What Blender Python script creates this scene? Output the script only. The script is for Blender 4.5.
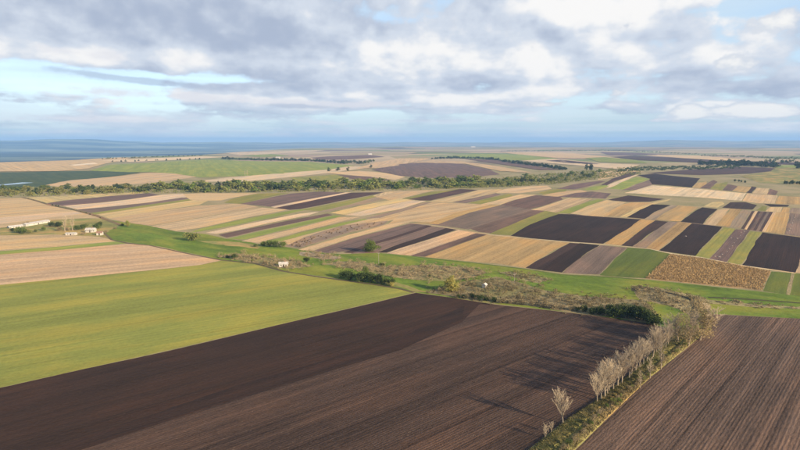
import bpy, bmesh, math, random
import numpy as np
from mathutils import Vector, Matrix

for o in list(bpy.data.objects):
    bpy.data.objects.remove(o, do_unlink=True)
random.seed(7)
scene = bpy.context.scene
col = scene.collection
R = math.radians

# ------------------------------------------------------------------ camera
CAM_H = 80.0
F_PX = 540.0            # focal length in photo pixels (photo is 800 wide)
HORIZON = 141.5
PITCH = math.atan((225 - HORIZON) / F_PX)
cam_d = bpy.data.cameras.new('camera')
cam_d.sensor_width = 36.0
cam_d.lens = 36.0 * F_PX / 800.0
cam_d.clip_start = 1.0
cam_d.clip_end = 80000.0
cam = bpy.data.objects.new('camera', cam_d)
cam.location = (0, 0, CAM_H)
cam.rotation_euler = (math.pi / 2 - PITCH, 0, 0)
col.objects.link(cam)
scene.camera = cam
scene.render.resolution_x = 1024
scene.render.resolution_y = 576
scene.view_settings.view_transform = 'Standard'
scene.view_settings.look = 'None'
scene.view_settings.gamma = 1.0
EXPOSURE = 1.0
scene.view_settings.exposure = EXPOSURE
EXPF = 2.0 ** EXPOSURE
scene.render.engine = 'CYCLES'
scene.cycles.max_bounces = 4
scene.cycles.diffuse_bounces = 2
scene.cycles.volume_bounces = 0

# ------------------------------------------------------------------ sun
SUN_EL, SUN_AZ = 18.5, 126.0      # azimuth clockwise from +Y (view direction)
sd = Vector((math.sin(R(SUN_AZ)) * math.cos(R(SUN_EL)), math.cos(R(SUN_AZ)) * math.cos(R(SUN_EL)), math.sin(R(SUN_EL))))
sun_l = bpy.data.lights.new('sun', 'SUN')
sun_l.energy = 5.0
sun_l.angle = R(0.55)
sun_l.color = (1.0, 0.81, 0.56)
sun = bpy.data.objects.new('sun', sun_l)
sun.rotation_euler = (-sd).to_track_quat('-Z', 'Y').to_euler()
sun.location = (200, -100, 400)
col.objects.link(sun)


# ------------------------------------------------------------------ node helper
class NT:
    def __init__(s, tree):
        s.t = tree; s.n = tree.nodes; s.l = tree.links

    def add(s, typ, **kw):
        nd = s.n.new(typ)
        for k, v in kw.items():
            setattr(nd, k, v)
        return nd

    def put(s, sock, v):
        if isinstance(v, bpy.types.NodeSocket):
            s.l.new(v, sock)
        elif v is not None:
            if hasattr(sock, 'default_value') and not isinstance(v, (int, float)) and len(sock.default_value) == 4 and len(v) == 3:
                v = (*v, 1.0)
            sock.default_value = v

    def math(s, op, a, b=None, c=None, clamp=False):
        nd = s.add('ShaderNodeMath', operation=op, use_clamp=clamp)
        for i, v in enumerate((a, b, c)):
            if v is not None:
                s.put(nd.inputs[i], v)
        return nd.outputs[0]

    def vmath(s, op, a, b=None):
        nd = s.add('ShaderNodeVectorMath', operation=op)
        s.put(nd.inputs[0], a)
        if b is not None:
            s.put(nd.inputs[1], b)
        return nd.outputs[0]

    def comb(s, x, y, z):
        nd = s.add('ShaderNodeCombineXYZ')
        for i, v in enumerate((x, y, z)):
            s.put(nd.inputs[i], v)
        return nd.outputs[0]

    def noise(s, vec, scale, detail=4, rough=0.55, lac=2.0, dist=0.0):
        nd = s.add('ShaderNodeTexNoise', noise_dimensions='3D')
        if vec is not None:
            s.l.new(vec, nd.inputs['Vector'])
        nd.inputs['Scale'].default_value = scale
        nd.inputs['Detail'].default_value = detail
        nd.inputs['Roughness'].default_value = rough
        nd.inputs['Lacunarity'].default_value = lac
        nd.inputs['Distortion'].default_value = dist
        return nd.outputs['Fac']

    def mrange(s, v, a, b, c=0.0, d=1.0, smooth=True):
        nd = s.add('ShaderNodeMapRange', interpolation_type='SMOOTHSTEP' if smooth else 'LINEAR')
        for i, x in enumerate((v, a, b, c, d)):
            s.put(nd.inputs[i], x)
        return nd.outputs[0]

    def mix(s, f, a, b, mode='MIX'):
        nd = s.add('ShaderNodeMix', data_type='RGBA', blend_type=mode)
        s.put(nd.inputs[0], f); s.put(nd.inputs[6], a); s.put(nd.inputs[7], b)
        return nd.outputs[2]

    def mapping(s, vec, loc=(0, 0, 0), scale=(1, 1, 1)):
        nd = s.add('ShaderNodeMapping')
        s.l.new(vec, nd.inputs[0])
        nd.inputs[1].default_value = loc
        nd.inputs[3].default_value = scale
        return nd.outputs[0]


# ------------------------------------------------------------------ world: blue sky with broken cloud
world = bpy.data.worlds.new('World')
scene.world = world
world.use_nodes = True
w = NT(world.node_tree)
w.n.clear()
SKY_S = 0.1
def sc(r, g, b):      # display-linear colour -> background colour
    k = 1.0 / (EXPF * SKY_S)
    return (r * k, g * k, b * k)
sky = w.add('ShaderNodeTexSky', sky_type='NISHITA')
sky.sun_disc = False
sky.sun_elevation = R(SUN_EL)
sky.sun_rotation = R(SUN_AZ)
sky.altitude = 200
sky.air_density = 1.0
sky.dust_density = 0.6
sky.ozone_density = 1.2
tc = w.add('ShaderNodeTexCoord').outputs['Generated']
sp = w.add('ShaderNodeSeparateXYZ'); w.l.new(tc, sp.inputs[0])
dx, dy, dz = sp.outputs
rho = w.math('MAXIMUM', w.math('SQRT', w.math('ADD', w.math('MULTIPLY', dx, dx), w.math('MULTIPLY', dy, dy))), 0.001)
az = w.math('MULTIPLY', w.math('ARCTAN2', dx, dy), 57.2958)
el = w.math('MULTIPLY', w.math('ARCSINE', w.math('MINIMUM', w.math('MAXIMUM', dz, -1.0), 1.0)), 57.2958)
elp = w.math('MAXIMUM', el, 0.0)
fel = w.math('MULTIPLY', w.math('LOGARITHM', w.math('ADD', w.math('DIVIDE', elp, 3.5), 1.0), 2.718), 1.0)   # squeezes clouds to the horizon
ca = w.math('DIVIDE', dx, rho); sa = w.math('DIVIDE', dy, rho)
def cloudp(ax=1.0, ez=1.0, off=(0, 0, 0), sh=0.0):
    v = w.comb(w.math('MULTIPLY', ca, 7.0 * ax), w.math('MULTIPLY', sa, 7.0 * ax), w.math('MULTIPLY_ADD', fel, 2.6 * ez, sh))
    return w.vmath('ADD', v, off)
def azel(px, py):     # photo pixel -> direction in the sky
    X = (px - 400) / F_PX; Y = (225 - py) / F_PX
    d = Vector((X, math.cos(PITCH) + Y * math.sin(PITCH), -math.sin(PITCH) + Y * math.cos(PITCH))).normalized()
    return math.degrees(math.atan2(d.x, d.y)), math.degrees(math.asin(d.z))
def blob(px, py, rx, ry, amp, tilt=0.0):
    a0, e0 = azel(px, py)
    a1 = rx / F_PX * 57.3; e1 = ry / F_PX * 57.3
    da = w.math('SUBTRACT', az, a0); de = w.math('SUBTRACT', el, e0)
    if tilt:
        de = w.math('MULTIPLY_ADD', da, -tilt, de)
    qa = w.math('POWER', w.math('ABSOLUTE', w.math('DIVIDE', da, a1)), 2.0)
    qe = w.math('POWER', w.math('ABSOLUTE', w.math('DIVIDE', de, e1)), 2.0)
    return w.math('MULTIPLY', w.math('EXPONENT', w.math('MULTIPLY', w.math('ADD', qa, qe), -1.0)), amp)
def total(*a):
    t = a[0]
    for b in a[1:]:
        t = w.math('ADD', t, b)
    return t
OFF = (3.1, 1.7, 0.4)
n1 = w.noise(cloudp(1, 1, OFF), 0.8, 5, 0.52, 2.1, 0.0)
n1s = w.noise(cloudp(1, 1, (OFF[0] + 0.16, OFF[1] - 0.05, OFF[2]), 0.22), 0.8, 3, 0.52, 2.1, 0.0)   # same field a little towards the light
n2 = w.noise(cloudp(0.45, 2.2, (8, 2, 5)), 1.0, 3, 0.5)     # long low streaks
n3 = w.noise(cloudp(2.2, 1.8, (1, 6, 2)), 1.15, 5, 0.58)     # puffs
# where the cloud lies thick and where it is torn open
cov_blobs = total(
    blob(120, 18, 330, 40, 0.34), blob(300, 70, 190, 34, 0.25, 0.05), blob(540, 52, 140, 60, 0.30), blob(715, 40, 60, 16, -0.12), blob(650, 95, 40, 9, -0.12), blob(790, 88, 40, 8, 0.2), blob(620, 5, 90, 18, 0.25),
    blob(200, 100, 260, 12, 0.16), blob(760, 60, 80, 30, 0.13), blob(690, 112, 30, 10, 0.16), blob(748, 112, 42, 9, 0.18), blob(770, 22, 26, 10, 0.2),
    blob(40, 74, 100, 12, -0.42, 0.02), blob(320, 103, 150, 4, -0.1), blob(755, 4, 50, 9, -0.32), blob(385, 14, 34, 11, -0.22), blob(620, 74, 30, 12, -0.2),
    blob(210, 79, 60, 4, -0.14, -0.02))
dens = w.math('ADD', w.math('ADD', w.math('MULTIPLY', w.math('SUBTRACT', n1, 0.5), 1.15), w.math('MULTIPLY', w.math('SUBTRACT', n2, 0.5), 0.5)), cov_blobs)
dens = w.math('ADD', dens, w.math('MULTIPLY', w.math('SUBTRACT', n3, 0.5), 0.5))
cover = w.mrange(dens, 0.0, 0.16)
lit = w.math('MULTIPLY_ADD', w.math('SUBTRACT', n1, n1s), 2.2, 0.43)
lit = w.math('ADD', lit, w.math('MULTIPLY', w.math('SUBTRACT', n3, 0.5), 0.55))
lit_blobs = total(blob(90, 12, 200, 30, -0.2), blob(270, 34, 110, 18, -0.2), blob(250, 85, 150, 14, -0.1), blob(625, 6, 85, 13, 0.6), blob(530, 62, 75, 20, 0.34), blob(410, 58, 50, 20, 0.3), blob(480, 35, 90, 20, 0.12),
                  blob(190, 97, 240, 7, 0.34), blob(60, 52, 160, 9, 0.3, 0.0), blob(690, 112, 26, 9, 0.5), blob(748, 112, 40, 8, 0.45), blob(440, 86, 90, 6, -0.18), blob(770, 22, 26, 10, 0.4),
                  blob(560, 97, 60, 8, 0.22), blob(760, 92, 60, 8, -0.25))
lit = w.mrange(w.math('ADD', lit, lit_blobs), -0.05, 1.0)
c_cloud = w.mix(w.mrange(lit, 0.0, 0.5, smooth=False), sc(0.43, 0.50, 0.64), sc(0.67, 0.73, 0.83))
c_cloud = w.mix(w.mrange(lit, 0.5, 0.95), c_cloud, sc(0.98, 0.965, 0.95))
# open sky: Nishita blue, whitened by thin high veil
veil = w.math('MULTIPLY', w.mrange(n2, 0.3, 0.7, 0.5, 0.85), w.mrange(el, 12.0, 35.0, 1.0, 0.15))
c_open = w.mix(veil, w.mix(1.0, sky.outputs[0], (1.0, 1.05, 1.2), 'MULTIPLY'), sc(0.66, 0.81, 0.93))
c = w.mix(cover, c_open, c_cloud)
# low smooth bank of far cloud above the horizon
bank = w.math('MULTIPLY', w.mrange(el, 0.6, 4.4, 1.0, 0.0), w.mrange(w.math('ADD', w.math('MULTIPLY', n2, 1.0), 0.0), 0.25, 0.6, 1.0, 0.55))
bankc = w.mix(w.mrange(n2, 0.4, 0.68), sc(0.52, 0.67, 0.79), sc(0.80, 0.83, 0.88))
c = w.mix(bank, c, bankc)
# thin streaks and small far cumulus
nn = w.math('MULTIPLY', w.math('SUBTRACT', n3, 0.5), 1.3)
st_w = w.mrange(w.math('ADD', total(blob(190, 97, 150, 5, 0.55, -0.04), blob(370, 104, 70, 3.5, 0.5, 0.01), blob(70, 52, 120, 6, 0.4, -0.02), blob(100, 120, 130, 3, 0.4), blob(240, 134, 220, 4, 0.3)), nn), 0.2, 0.6, 0.0, 0.8)
c = w.mix(st_w, c, sc(0.80, 0.80, 0.85))
st_d = w.mrange(w.math('ADD', total(blob(110, 76, 62, 2.6, 0.5, -0.09), blob(150, 82, 50, 3, 0.5, -0.06), blob(290, 106, 50, 2.4, 0.5, -0.03), blob(40, 96, 40, 2, 0.35), blob(25, 124, 26, 4, 0.5)), nn), 0.15, 0.6, 0.0, 0.6)
c = w.mix(st_d, c, sc(0.42, 0.50, 0.65))
pf_d = w.math('ADD', total(blob(688, 114, 15, 8, 0.6), blob(742, 112, 34, 8, 0.55), blob(775, 108, 24, 8, 0.5), blob(655, 121, 14, 3, 0.4), blob(732, 62, 18, 7, 0.5), blob(617, 93, 14, 7, 0.45), blob(540, 104, 60, 5, 0.4), blob(772, 22, 26, 9, 0.55)), nn)
puff = w.mrange(pf_d, 0.26, 0.42)
c = w.mix(puff, c, w.mix(w.mrange(pf_d, 0.3, 0.62), sc(0.66, 0.71, 0.80), sc(0.96, 0.95, 0.93)))
bg = w.add('ShaderNodeBackground')
w.l.new(c, bg.inputs[0]); bg.inputs[1].default_value = SKY_S
wo = w.add('ShaderNodeOutputWorld'); w.l.new(bg.outputs[0], wo.inputs[0])
world.cycles.sampling_method = 'MANUAL'
world.cycles.sample_map_resolution = 512


# ------------------------------------------------------------------ terrain
def sstep(a, b, x):
    t = np.clip((x - a) / (b - a), 0, 1)
    return t * t * (3 - 2 * t)
AZT = [-180, -60, -36.5, -31, -25, -20.3, -16.5, -10.5, -4, 0, 40, 60, 180]
RCT = [2300, 2300, 2350, 2500, 3000, 3600, 4300, 5600, 6800, 7300, 7300, 7000, 2300]
DPT = [105, 105, 105, 105, 100, 95, 90, 70, 50, 40, 35, 40, 105]
def height(x, y):
    x = np.asarray(x, float); y = np.asarray(y, float)
    r = np.hypot(x, y); a = np.degrees(np.arctan2(x, y))
    t1 = sstep(1250, 2100, r)
    n = 3.5 * np.sin(x / 520 + 1.3) * np.cos(y / 690 + 0.4) + 2.2 * np.sin((x + 0.6 * y) / 410 + 2.0) + 1.6 * np.sin((0.5 * x - y) / 300 + 0.6)
    rc = np.interp(a, AZT, RCT); dp = np.interp(a, AZT, DPT)
    z = t1 * n - dp * sstep(rc, rc * 1.75, r)
    rise = sstep(12500, 19000, r)
    b = 105 * np.exp(-((a + 31.8) / 5.5) ** 2) + 85 * np.exp(-((a - 27.4) / 4.0) ** 2) + 60 * np.exp(-((a - 36) / 3.5) ** 2) + 10 * np.sin(a * 0.6) + 7 * np.sin(a * 1.7 + 1)
    z = z + rise * (dp + 48 + b)
    z = z + 9 * sstep(5000, 9000, r) * (1 - rise) * np.sin(x / 900 + 0.7) * np.sin(y / 1300)
    return z

def pix(px, py):
    """photo pixel -> point where its ray meets the ground"""
    X = (px - 400) / F_PX; Y = (225 - py) / F_PX
    d = np.array([X, math.cos(PITCH) + Y * math.sin(PITCH), -math.sin(PITCH) + Y * math.cos(PITCH)])
    hz = math.hypot(d[0], d[1]); s = d[2] / hz
    ux, uy = d[0] / hz, d[1] / hz
    if s < 0 and -CAM_H / s < 1240:
        r = -CAM_H / s
        return (ux * r, uy * r, 0.0)
    rs = 1240 * np.exp(np.linspace(0, math.log(21000 / 1240), 900))
    g = CAM_H + s * rs - height(ux * rs, uy * rs)
    k = np.argmax(g <= 0)
    if g[k] > 0:
        k = len(rs) - 1
    r = rs[k]
    return (ux * r, uy * r, float(height(ux * r, uy * r)))

def hz(x, y):
    return float(height(x, y))


# ------------------------------------------------------------------ object helpers
def tag(o, label=None, cat=None, group=None, kind=None):
    if label: o['label'] = label
    if cat: o['category'] = cat
    if group: o['group'] = group
    if kind: o['kind'] = kind
    return o

def mesh_obj(name, verts, faces, mats, parent=None, mat_idx=None, smooth=False):
    me = bpy.data.meshes.new(name)
    me.from_pydata(verts, [], faces)
    for m in (mats if isinstance(mats, (list, tuple)) else [mats]):
        me.materials.append(m)
    if mat_idx is not None:
        me.polygons.foreach_set('material_index', mat_idx)
    if smooth:
        me.polygons.foreach_set('use_smooth', [True] * len(me.polygons))
    o = bpy.data.objects.new(name, me)
    col.objects.link(o)
    if parent: o.parent = parent
    return o

def empty(name, loc=(0, 0, 0), rz=0, s=1.0):
    o = bpy.data.objects.new(name, None)
    o.empty_display_size = 0.5
    o.location = loc; o.rotation_euler = (0, 0, rz)
    o.scale = (s, s, s) if isinstance(s, (int, float)) else s
    col.objects.link(o)
    return o


# ------------------------------------------------------------------ materials
def new_mat(name):
    m = bpy.data.materials.new(name); m.use_nodes = True
    t = NT(m.node_tree); t.n.clear()
    out = t.add('ShaderNodeOutputMaterial')
    b = t.add('ShaderNodeBsdfPrincipled')
    b.inputs['Roughness'].default_value = 0.95
    b.inputs['Specular IOR Level'].default_value = 0.15
    t.l.new(b.outputs[0], out.inputs[0])
    return m, t, b

def field_mat(name, along, across, contrast, clod, clod_amt, blotch, bump, hue=(1.0, 1.0, 1.0), fine_scale=0.9, furrow=0.0, period=1.2, tram=0.0, tram_p=14.0, residue=0.0):
    """object colour x tillage lines (UV: metres along / across) x clods x blotches"""
    m, t, b = new_mat(name)
    oi = t.add('ShaderNodeObjectInfo')
    uv = t.add('ShaderNodeUVMap').outputs[0]
    rnd = t.vmath('ADD', uv, t.comb(t.math('MULTIPLY', oi.outputs['Random'], 900.0), t.math('MULTIPLY', oi.outputs['Random'], 431.0), 0.0))
    l1 = t.noise(t.mapping(rnd, scale=(along, across, 1)), 1.0, 3, 0.6)
    l2 = t.noise(t.mapping(rnd, (5, 9, 3), scale=(along * 0.35, across * 0.2, 1)), 1.0, 3, 0.6)
    l3 = t.noise(t.mapping(rnd, (2, 4, 7), scale=(along * 0.15, across * 0.45, 1)), 1.0, 2, 0.5)
    cl = t.noise(rnd, clod, 4, 0.7)
    fi = t.noise(t.mapping(rnd, scale=(fine_scale * 0.35, fine_scale * 1.6, 1)), 1.0, 3, 0.7)
    bl = t.noise(t.mapping(rnd, (3, 1, 8), scale=(0.018, 0.045, 1)), 1.0, 5, 0.62, 2.0, 0.4)
    f = t.math('MULTIPLY', t.math('SUBTRACT', l1, 0.5), contrast)
    f = t.math('MULTIPLY_ADD', t.math('SUBTRACT', l2, 0.5), contrast * 1.3, f)
    f = t.math('MULTIPLY_ADD', t.math('SUBTRACT', l3, 0.5), contrast * 1.2, f)
    f = t.math('MULTIPLY_ADD', t.math('SUBTRACT', cl, 0.5), clod_amt, f)
    f = t.math('MULTIPLY_ADD', t.math('SUBTRACT', fi, 0.5), clod_amt * 0.8, f)
    f = t.math('MULTIPLY_ADD', t.math('SUBTRACT', bl, 0.5), blotch, f)
    v = sxyz(t, uv, 1)
    vw = t.math('MULTIPLY_ADD', t.math('SUBTRACT', l2, 0.5), 2.5, v)
    hgt = t.math('ADD', t.math('MULTIPLY', l1, 0.8), t.math('ADD', cl, fi))
    if furrow:
        fw = t.math('SINE', t.math('MULTIPLY', vw, 6.2832 / period))
        f = t.math('MULTIPLY_ADD', t.math('MULTIPLY', fw, t.mrange(l3, 0.35, 0.65)), furrow, f)
        hgt = t.math('MULTIPLY_ADD', fw, 0.15, hgt)
    if tram:
        tw = t.math('SINE', t.math('MULTIPLY', vw, 6.2832 / tram_p))
        f = t.math('SUBTRACT', f, t.math('MULTIPLY', t.mrange(tw, 0.9, 0.99), t.math('MULTIPLY', t.mrange(bl, 0.35, 0.6), tram)))
    f = t.math('MAXIMUM', t.math('ADD', f, 1.0), 0.2)
    base = t.mix(1.0, oi.outputs['Color'], t.comb(f, f, f), 'MULTIPLY')
    tint = t.mix(t.mrange(t.math('ADD', bl, t.math('MULTIPLY', t.math('SUBTRACT', l2, 0.5), 0.6)), 0.4, 0.68), base, t.mix(1.0, base, hue, 'MULTIPLY'))
    if residue:
        rn = t.noise(t.mapping(rnd, (9, 2, 4), scale=(0.8, 2.6, 1)), 1.0, 4, 0.75)
        tint = t.mix(t.math('MULTIPLY', t.mrange(rn, 0.58, 0.72), t.mrange(l3, 0.4, 0.62, 0.15, residue)), tint, (0.34, 0.25, 0.17))
    t.l.new(tint, b.inputs['Base Color'])
    bp = t.add('ShaderNodeBump')
    bp.inputs['Strength'].default_value = 1.0
    bp.inputs['Distance'].default_value = bump
    t.l.new(hgt, bp.inputs['Height'])
    t.l.new(bp.outputs[0], b.inputs['Normal'])
    return m
def sxyz(t, v, i):
    s_ = t.add('ShaderNodeSeparateXYZ'); t.l.new(v, s_.inputs[0]); return s_.outputs[i]

M = {}
M['soil'] = field_mat('ploughed_soil', 0.02, 0.7, 0.6, 1.1, 1.0, 0.9, 0.12, (1.14, 1.02, 0.96), furrow=0.08, period=1.3, residue=0.05)
M['rough'] = field_mat('rough_ploughed_soil', 0.018, 0.6, 0.95, 1.6, 1.5, 0.8, 0.16, (1.25, 1.15, 1.06), furrow=0.09, period=0.95, tram=0.3, tram_p=9.0, residue=0.65)
M['stub'] = field_mat('stubble', 0.01, 0.34, 0.6, 0.6, 0.9, 1.0, 0.12, (0.97, 0.86, 0.72), furrow=0.05, period=2.4, tram=0.12, tram_p=17.0)
M['crop'] = field_mat('young_crop', 0.012, 0.24, 0.34, 0.7, 0.7, 0.6, 0.08, (1.22, 1.02, 0.9), furrow=0.05, period=3.1, tram=0.14, tram_p=15.0)
M['grass'] = field_mat('meadow_grass', 0.05, 0.09, 0.6, 0.3, 0.9, 1.1, 0.2, (1.45, 1.0, 1.15))
M['dry'] = field_mat('dry_growth', 0.06, 0.12, 0.8, 0.3, 1.3, 1.0, 0.4, (0.62, 0.72, 0.5))
M['track'] = field_mat('earth_track', 0.05, 0.8, 0.5, 0.4, 0.5, 0.4, 0.05)

def simple_mat(name, c1, c2, scale=1.0, rough=0.9, spec=0.2, bump=0.0):
    m, t, b = new_mat(name)
    p = t.add('ShaderNodeTexCoord').outputs['Object']
    n = t.noise(p, scale, 5, 0.6)
    t.l.new(t.mix(t.mrange(n, 0.3, 0.7), c1, c2), b.inputs['Base Color'])
    b.inputs['Roughness'].default_value = rough
    b.inputs['Specular IOR Level'].default_value = spec
    if bump:
        bp = t.add('ShaderNodeBump'); bp.inputs['Distance'].default_value = bump
        t.l.new(n, bp.inputs['Height']); t.l.new(bp.outputs[0], b.inputs['Normal'])
    return m

def leaf_mat(name, ca_, cb_, cc_, trans=0.25):
    """leaf colour varies from clump to clump and from plant to plant"""
    m, t, b = new_mat(name)
    g = t.add('ShaderNodeNewGeometry'); oi = t.add('ShaderNodeObjectInfo')
    k = g.outputs['Random Per Island']
    p = t.add('ShaderNodeTexCoord').outputs['Object']
    n = t.noise(p, 0.35, 2, 0.5)
    c_ = t.mix(k, ca_, cb_)
    c_ = t.mix(t.mrange(t.math('ADD', n, t.math('MULTIPLY', t.math('SUBTRACT', oi.outputs['Random'], 0.5), 0.45)), 0.45, 0.72), c_, cc_)
    c_ = t.mix(1.0, c_, oi.outputs['Color'], 'MULTIPLY')
    t.l.new(c_, b.inputs['Base Color'])
    tr = t.add('ShaderNodeBsdfTranslucent'); t.l.new(c_, tr.inputs[0])
    mx = t.add('ShaderNodeMixShader'); mx.inputs[0].default_value = trans
    t.l.new(b.outputs[0], mx.inputs[1]); t.l.new(tr.outputs[0], mx.inputs[2])
    t.l.new(mx.outputs[0], t.n['Material Output'].inputs[0])
    return m

M['leaf_autumn'] = leaf_mat('autumn_leaves', (0.15, 0.17, 0.05), (0.25, 0.24, 0.075), (0.09, 0.115, 0.045))
M['leaf_green'] = leaf_mat('green_leaves', (0.09, 0.13, 0.03), (0.16, 0.19, 0.045), (0.06, 0.085, 0.025))
M['leaf_dark'] = leaf_mat('dark_leaves', (0.035, 0.055, 0.016), (0.075, 0.10, 0.028), (0.028, 0.04, 0.014))
M['leaf_dry'] = leaf_mat('dry_twigs', (0.22, 0.165, 0.095), (0.36, 0.285, 0.155), (0.15, 0.12, 0.06), 0.15)
M['leaf_yellow'] = leaf_mat('yellow_leaves', (0.34, 0.30, 0.08), (0.45, 0.38, 0.12), (0.24, 0.24, 0.06), 0.3)
M['weed'] = leaf_mat('weeds', (0.12, 0.12, 0.035), (0.27, 0.21, 0.10), (0.085, 0.085, 0.03), 0.25)
M['bark_pale'] = simple_mat('pale_bark', (0.48, 0.39, 0.27), (0.32, 0.25, 0.17), 1.2)
M['bark_trunk'] = simple_mat('trunk_bark', (0.34, 0.27, 0.19), (0.2, 0.16, 0.11), 3.0)
M['bark'] = simple_mat('grey_bark', (0.17, 0.135, 0.10), (0.10, 0.08, 0.06), 3.0)
M['maize'] = leaf_mat('dry_maize', (0.46, 0.32, 0.15), (0.36, 0.24, 0.11), (0.30, 0.20, 0.09), 0.15)
M['white_wall'] = simple_mat('whitewashed_wall', (0.48, 0.45, 0.39), (0.38, 0.34, 0.29), 0.8)
M['roof_grey'] = simple_mat('grey_sheet_roof', (0.55, 0.53, 0.5), (0.42, 0.39, 0.36), 0.7)
M['roof_white'] = simple_mat('pale_sheet_roof', (0.50, 0.46, 0.41), (0.32, 0.29, 0.25), 0.7)
M['roof_brown'] = simple_mat('brown_tile_roof', (0.28, 0.16, 0.11), (0.2, 0.12, 0.09), 1.2)
M['dark_open'] = simple_mat('dark_wood', (0.07, 0.05, 0.04), (0.05, 0.04, 0.035), 2.0)
M['glass'] = simple_mat('window_glass', (0.04, 0.05, 0.06), (0.03, 0.04, 0.05), 2.0, 0.1, 0.5)
M['pole_wood'] = simple_mat('pole_wood', (0.30, 0.26, 0.21), (0.2, 0.17, 0.14), 3.0)
M['water'] = simple_mat('pond_water', (0.05, 0.07, 0.08), (0.05, 0.06, 0.07), 0.1, 0.04, 0.5)

# ground sheet: unsown verges near by, far farmland and woods beyond, cloud shade put into their colour
def ground_mat():
    m, t, b = new_mat('open_ground')
    pos = t.add('ShaderNodeNewGeometry').outputs['Position']
    at = t.add('ShaderNodeAttribute'); at.attribute_name = 'wood'
    wood = at.outputs['Fac']
    n = t.noise(t.mapping(pos, scale=(1, 1, 0)), 0.02, 5, 0.6)
    n2 = t.noise(t.mapping(pos, scale=(1, 1, 0)), 0.35, 4, 0.65)
    near = t.mix(t.mrange(n, 0.38, 0.66), (0.30, 0.24, 0.12), (0.17, 0.165, 0.06))
    near = t.mix(t.mrange(n2, 0.35, 0.7, 0.0, 0.6), near, (0.36, 0.27, 0.15))
    vo = t.add('ShaderNodeTexVoronoi', feature='F1'); vo.inputs['Scale'].default_value = 1.0
    t.l.new(t.mapping(pos, scale=(0.0022, 0.0036, 0)), vo.inputs['Vector'])
    cr = t.add('ShaderNodeValToRGB'); cr.color_ramp.interpolation = 'CONSTANT'
    els = [(0.0, (0.40, 0.30, 0.18)), (0.22, (0.30, 0.24, 0.12)), (0.4, (0.17, 0.20, 0.07)), (0.52, (0.46, 0.34, 0.2)), (0.66, (0.16, 0.11, 0.09)), (0.76, (0.34, 0.24, 0.16)), (0.9, (0.24, 0.24, 0.10))]
    while len(cr.color_ramp.elements) < len(els): cr.color_ramp.elements.new(0.5)
    for e, (p_, c_) in zip(cr.color_ramp.elements, els):
        e.position = p_; e.color = (*c_, 1)
    sx = t.add('ShaderNodeSeparateXYZ'); t.l.new(vo.outputs['Color'], sx.inputs[0])
    t.l.new(sx.outputs[0], cr.inputs[0])
    ln = t.math('SQRT', t.math('ADD', t.math('POWER', t.math('ABSOLUTE', sxyz(t, pos, 0)), 2.0), t.math('POWER', t.math('ABSOLUTE', sxyz(t, pos, 1)), 2.0)))
    far = t.mrange(ln, 1700.0, 2600.0)
    c1 = t.mix(far, near, cr.outputs[0])
    wn = t.noise(t.mapping(pos, scale=(0.00025, 0.0006, 0)), 1.0, 6, 0.6)
    wcol = t.mix(t.mrange(wn, 0.44, 0.60), (0.015, 0.028, 0.02), (0.26, 0.28, 0.15))  # dark woods, with the cloud shade over the basin put into the colour
    c2 = t.mix(wood, c1, wcol)
    t.l.new(c2, b.inputs['Base Color'])
    return m
M['ground'] = ground_mat()

# ------------------------------------------------------------------ ground sheet (polar grid, finer ahead)
angs = np.concatenate([np.arange(-180, -50, 5.0), np.arange(-50, 50, 0.7), np.arange(50, 180, 5.0)])
rad = [8.0]
while rad[-1] < 1200: rad.append(rad[-1] * 1.25)
rad[-1] = 1200.0
while rad[-1] < 22500: rad.append(rad[-1] * 1.022)
rad = np.array(rad)
na, nr = len(angs), len(rad)
A, RR = np.meshgrid(np.radians(angs), rad)
GX, GY = RR * np.sin(A), RR * np.cos(A)
GZ = height(GX, GY)
verts = [(0, 0, 0)] + list(zip(GX.ravel().tolist(), GY.ravel().tolist(), GZ.ravel().tolist()))
faces = []
for j in range(na):
    k = (j + 1) % na
    faces.append((0, 1 + k, 1 + j))
    for i in range(nr - 1):
        a0 = 1 + i * na
        a1 = 1 + (i + 1) * na
        faces.append((a0 + j, a0 + k, a1 + k, a1 + j))
ground = mesh_obj('ground', verts, faces, M['ground'], smooth=True)
rcv = np.interp(np.degrees(A), AZT, RCT)
wv = sstep(1.04, 1.3, RR / rcv) * np.interp(np.degrees(A), [-180, -60, -20, -5, 180], [1, 1, 1, 0.3, 0.3])
at = ground.data.attributes.new('wood', 'FLOAT', 'POINT')
at.data.foreach_set('value', np.concatenate([[0.0], wv.ravel()]).astype(np.float32))
tag(ground, kind='structure')

# ------------------------------------------------------------------ fields
C = dict(
    vdk=('soil', (0.029, 0.0165, 0.012)), dk=('soil', (0.043, 0.0255, 0.0195)), dbr=('soil', (0.075, 0.045, 0.035)), br=('soil', (0.135, 0.085, 0.062)),
    mv=('soil', (0.14, 0.092, 0.075)), gy=('soil', (0.17, 0.12, 0.088)), gyt=('stub', (0.28, 0.205, 0.135)),
    pk=('stub', (0.53, 0.37, 0.21)), tn=('stub', (0.49, 0.345, 0.185)), lt=('stub', (0.58, 0.44, 0.275)), vlt=('stub', (0.72, 0.58, 0.42)),
    ye=('stub', (0.50, 0.375, 0.17)), oc=('stub', (0.40, 0.26, 0.105)), ot=('stub', (0.42, 0.28, 0.12)),
    ol=('crop', (0.22, 0.21, 0.05)), gr=('crop', (0.21, 0.245, 0.052)), dg=('crop', (0.105, 0.135, 0.024)), fg=("crop", (0.228, 0.24, 0.05)),
    bg=('grass', (0.125, 0.182, 0.022)), og=('grass', (0.23, 0.22, 0.065)), sc=('dry', (0.31, 0.24, 0.115)), scp=('dry', (0.34, 0.25, 0.16)), mz=('stub', (0.36, 0.245, 0.115)), shaded_gr=('crop', (0.06, 0.09, 0.04)), rg=('rough', (0.13, 0.083, 0.062)))
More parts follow.
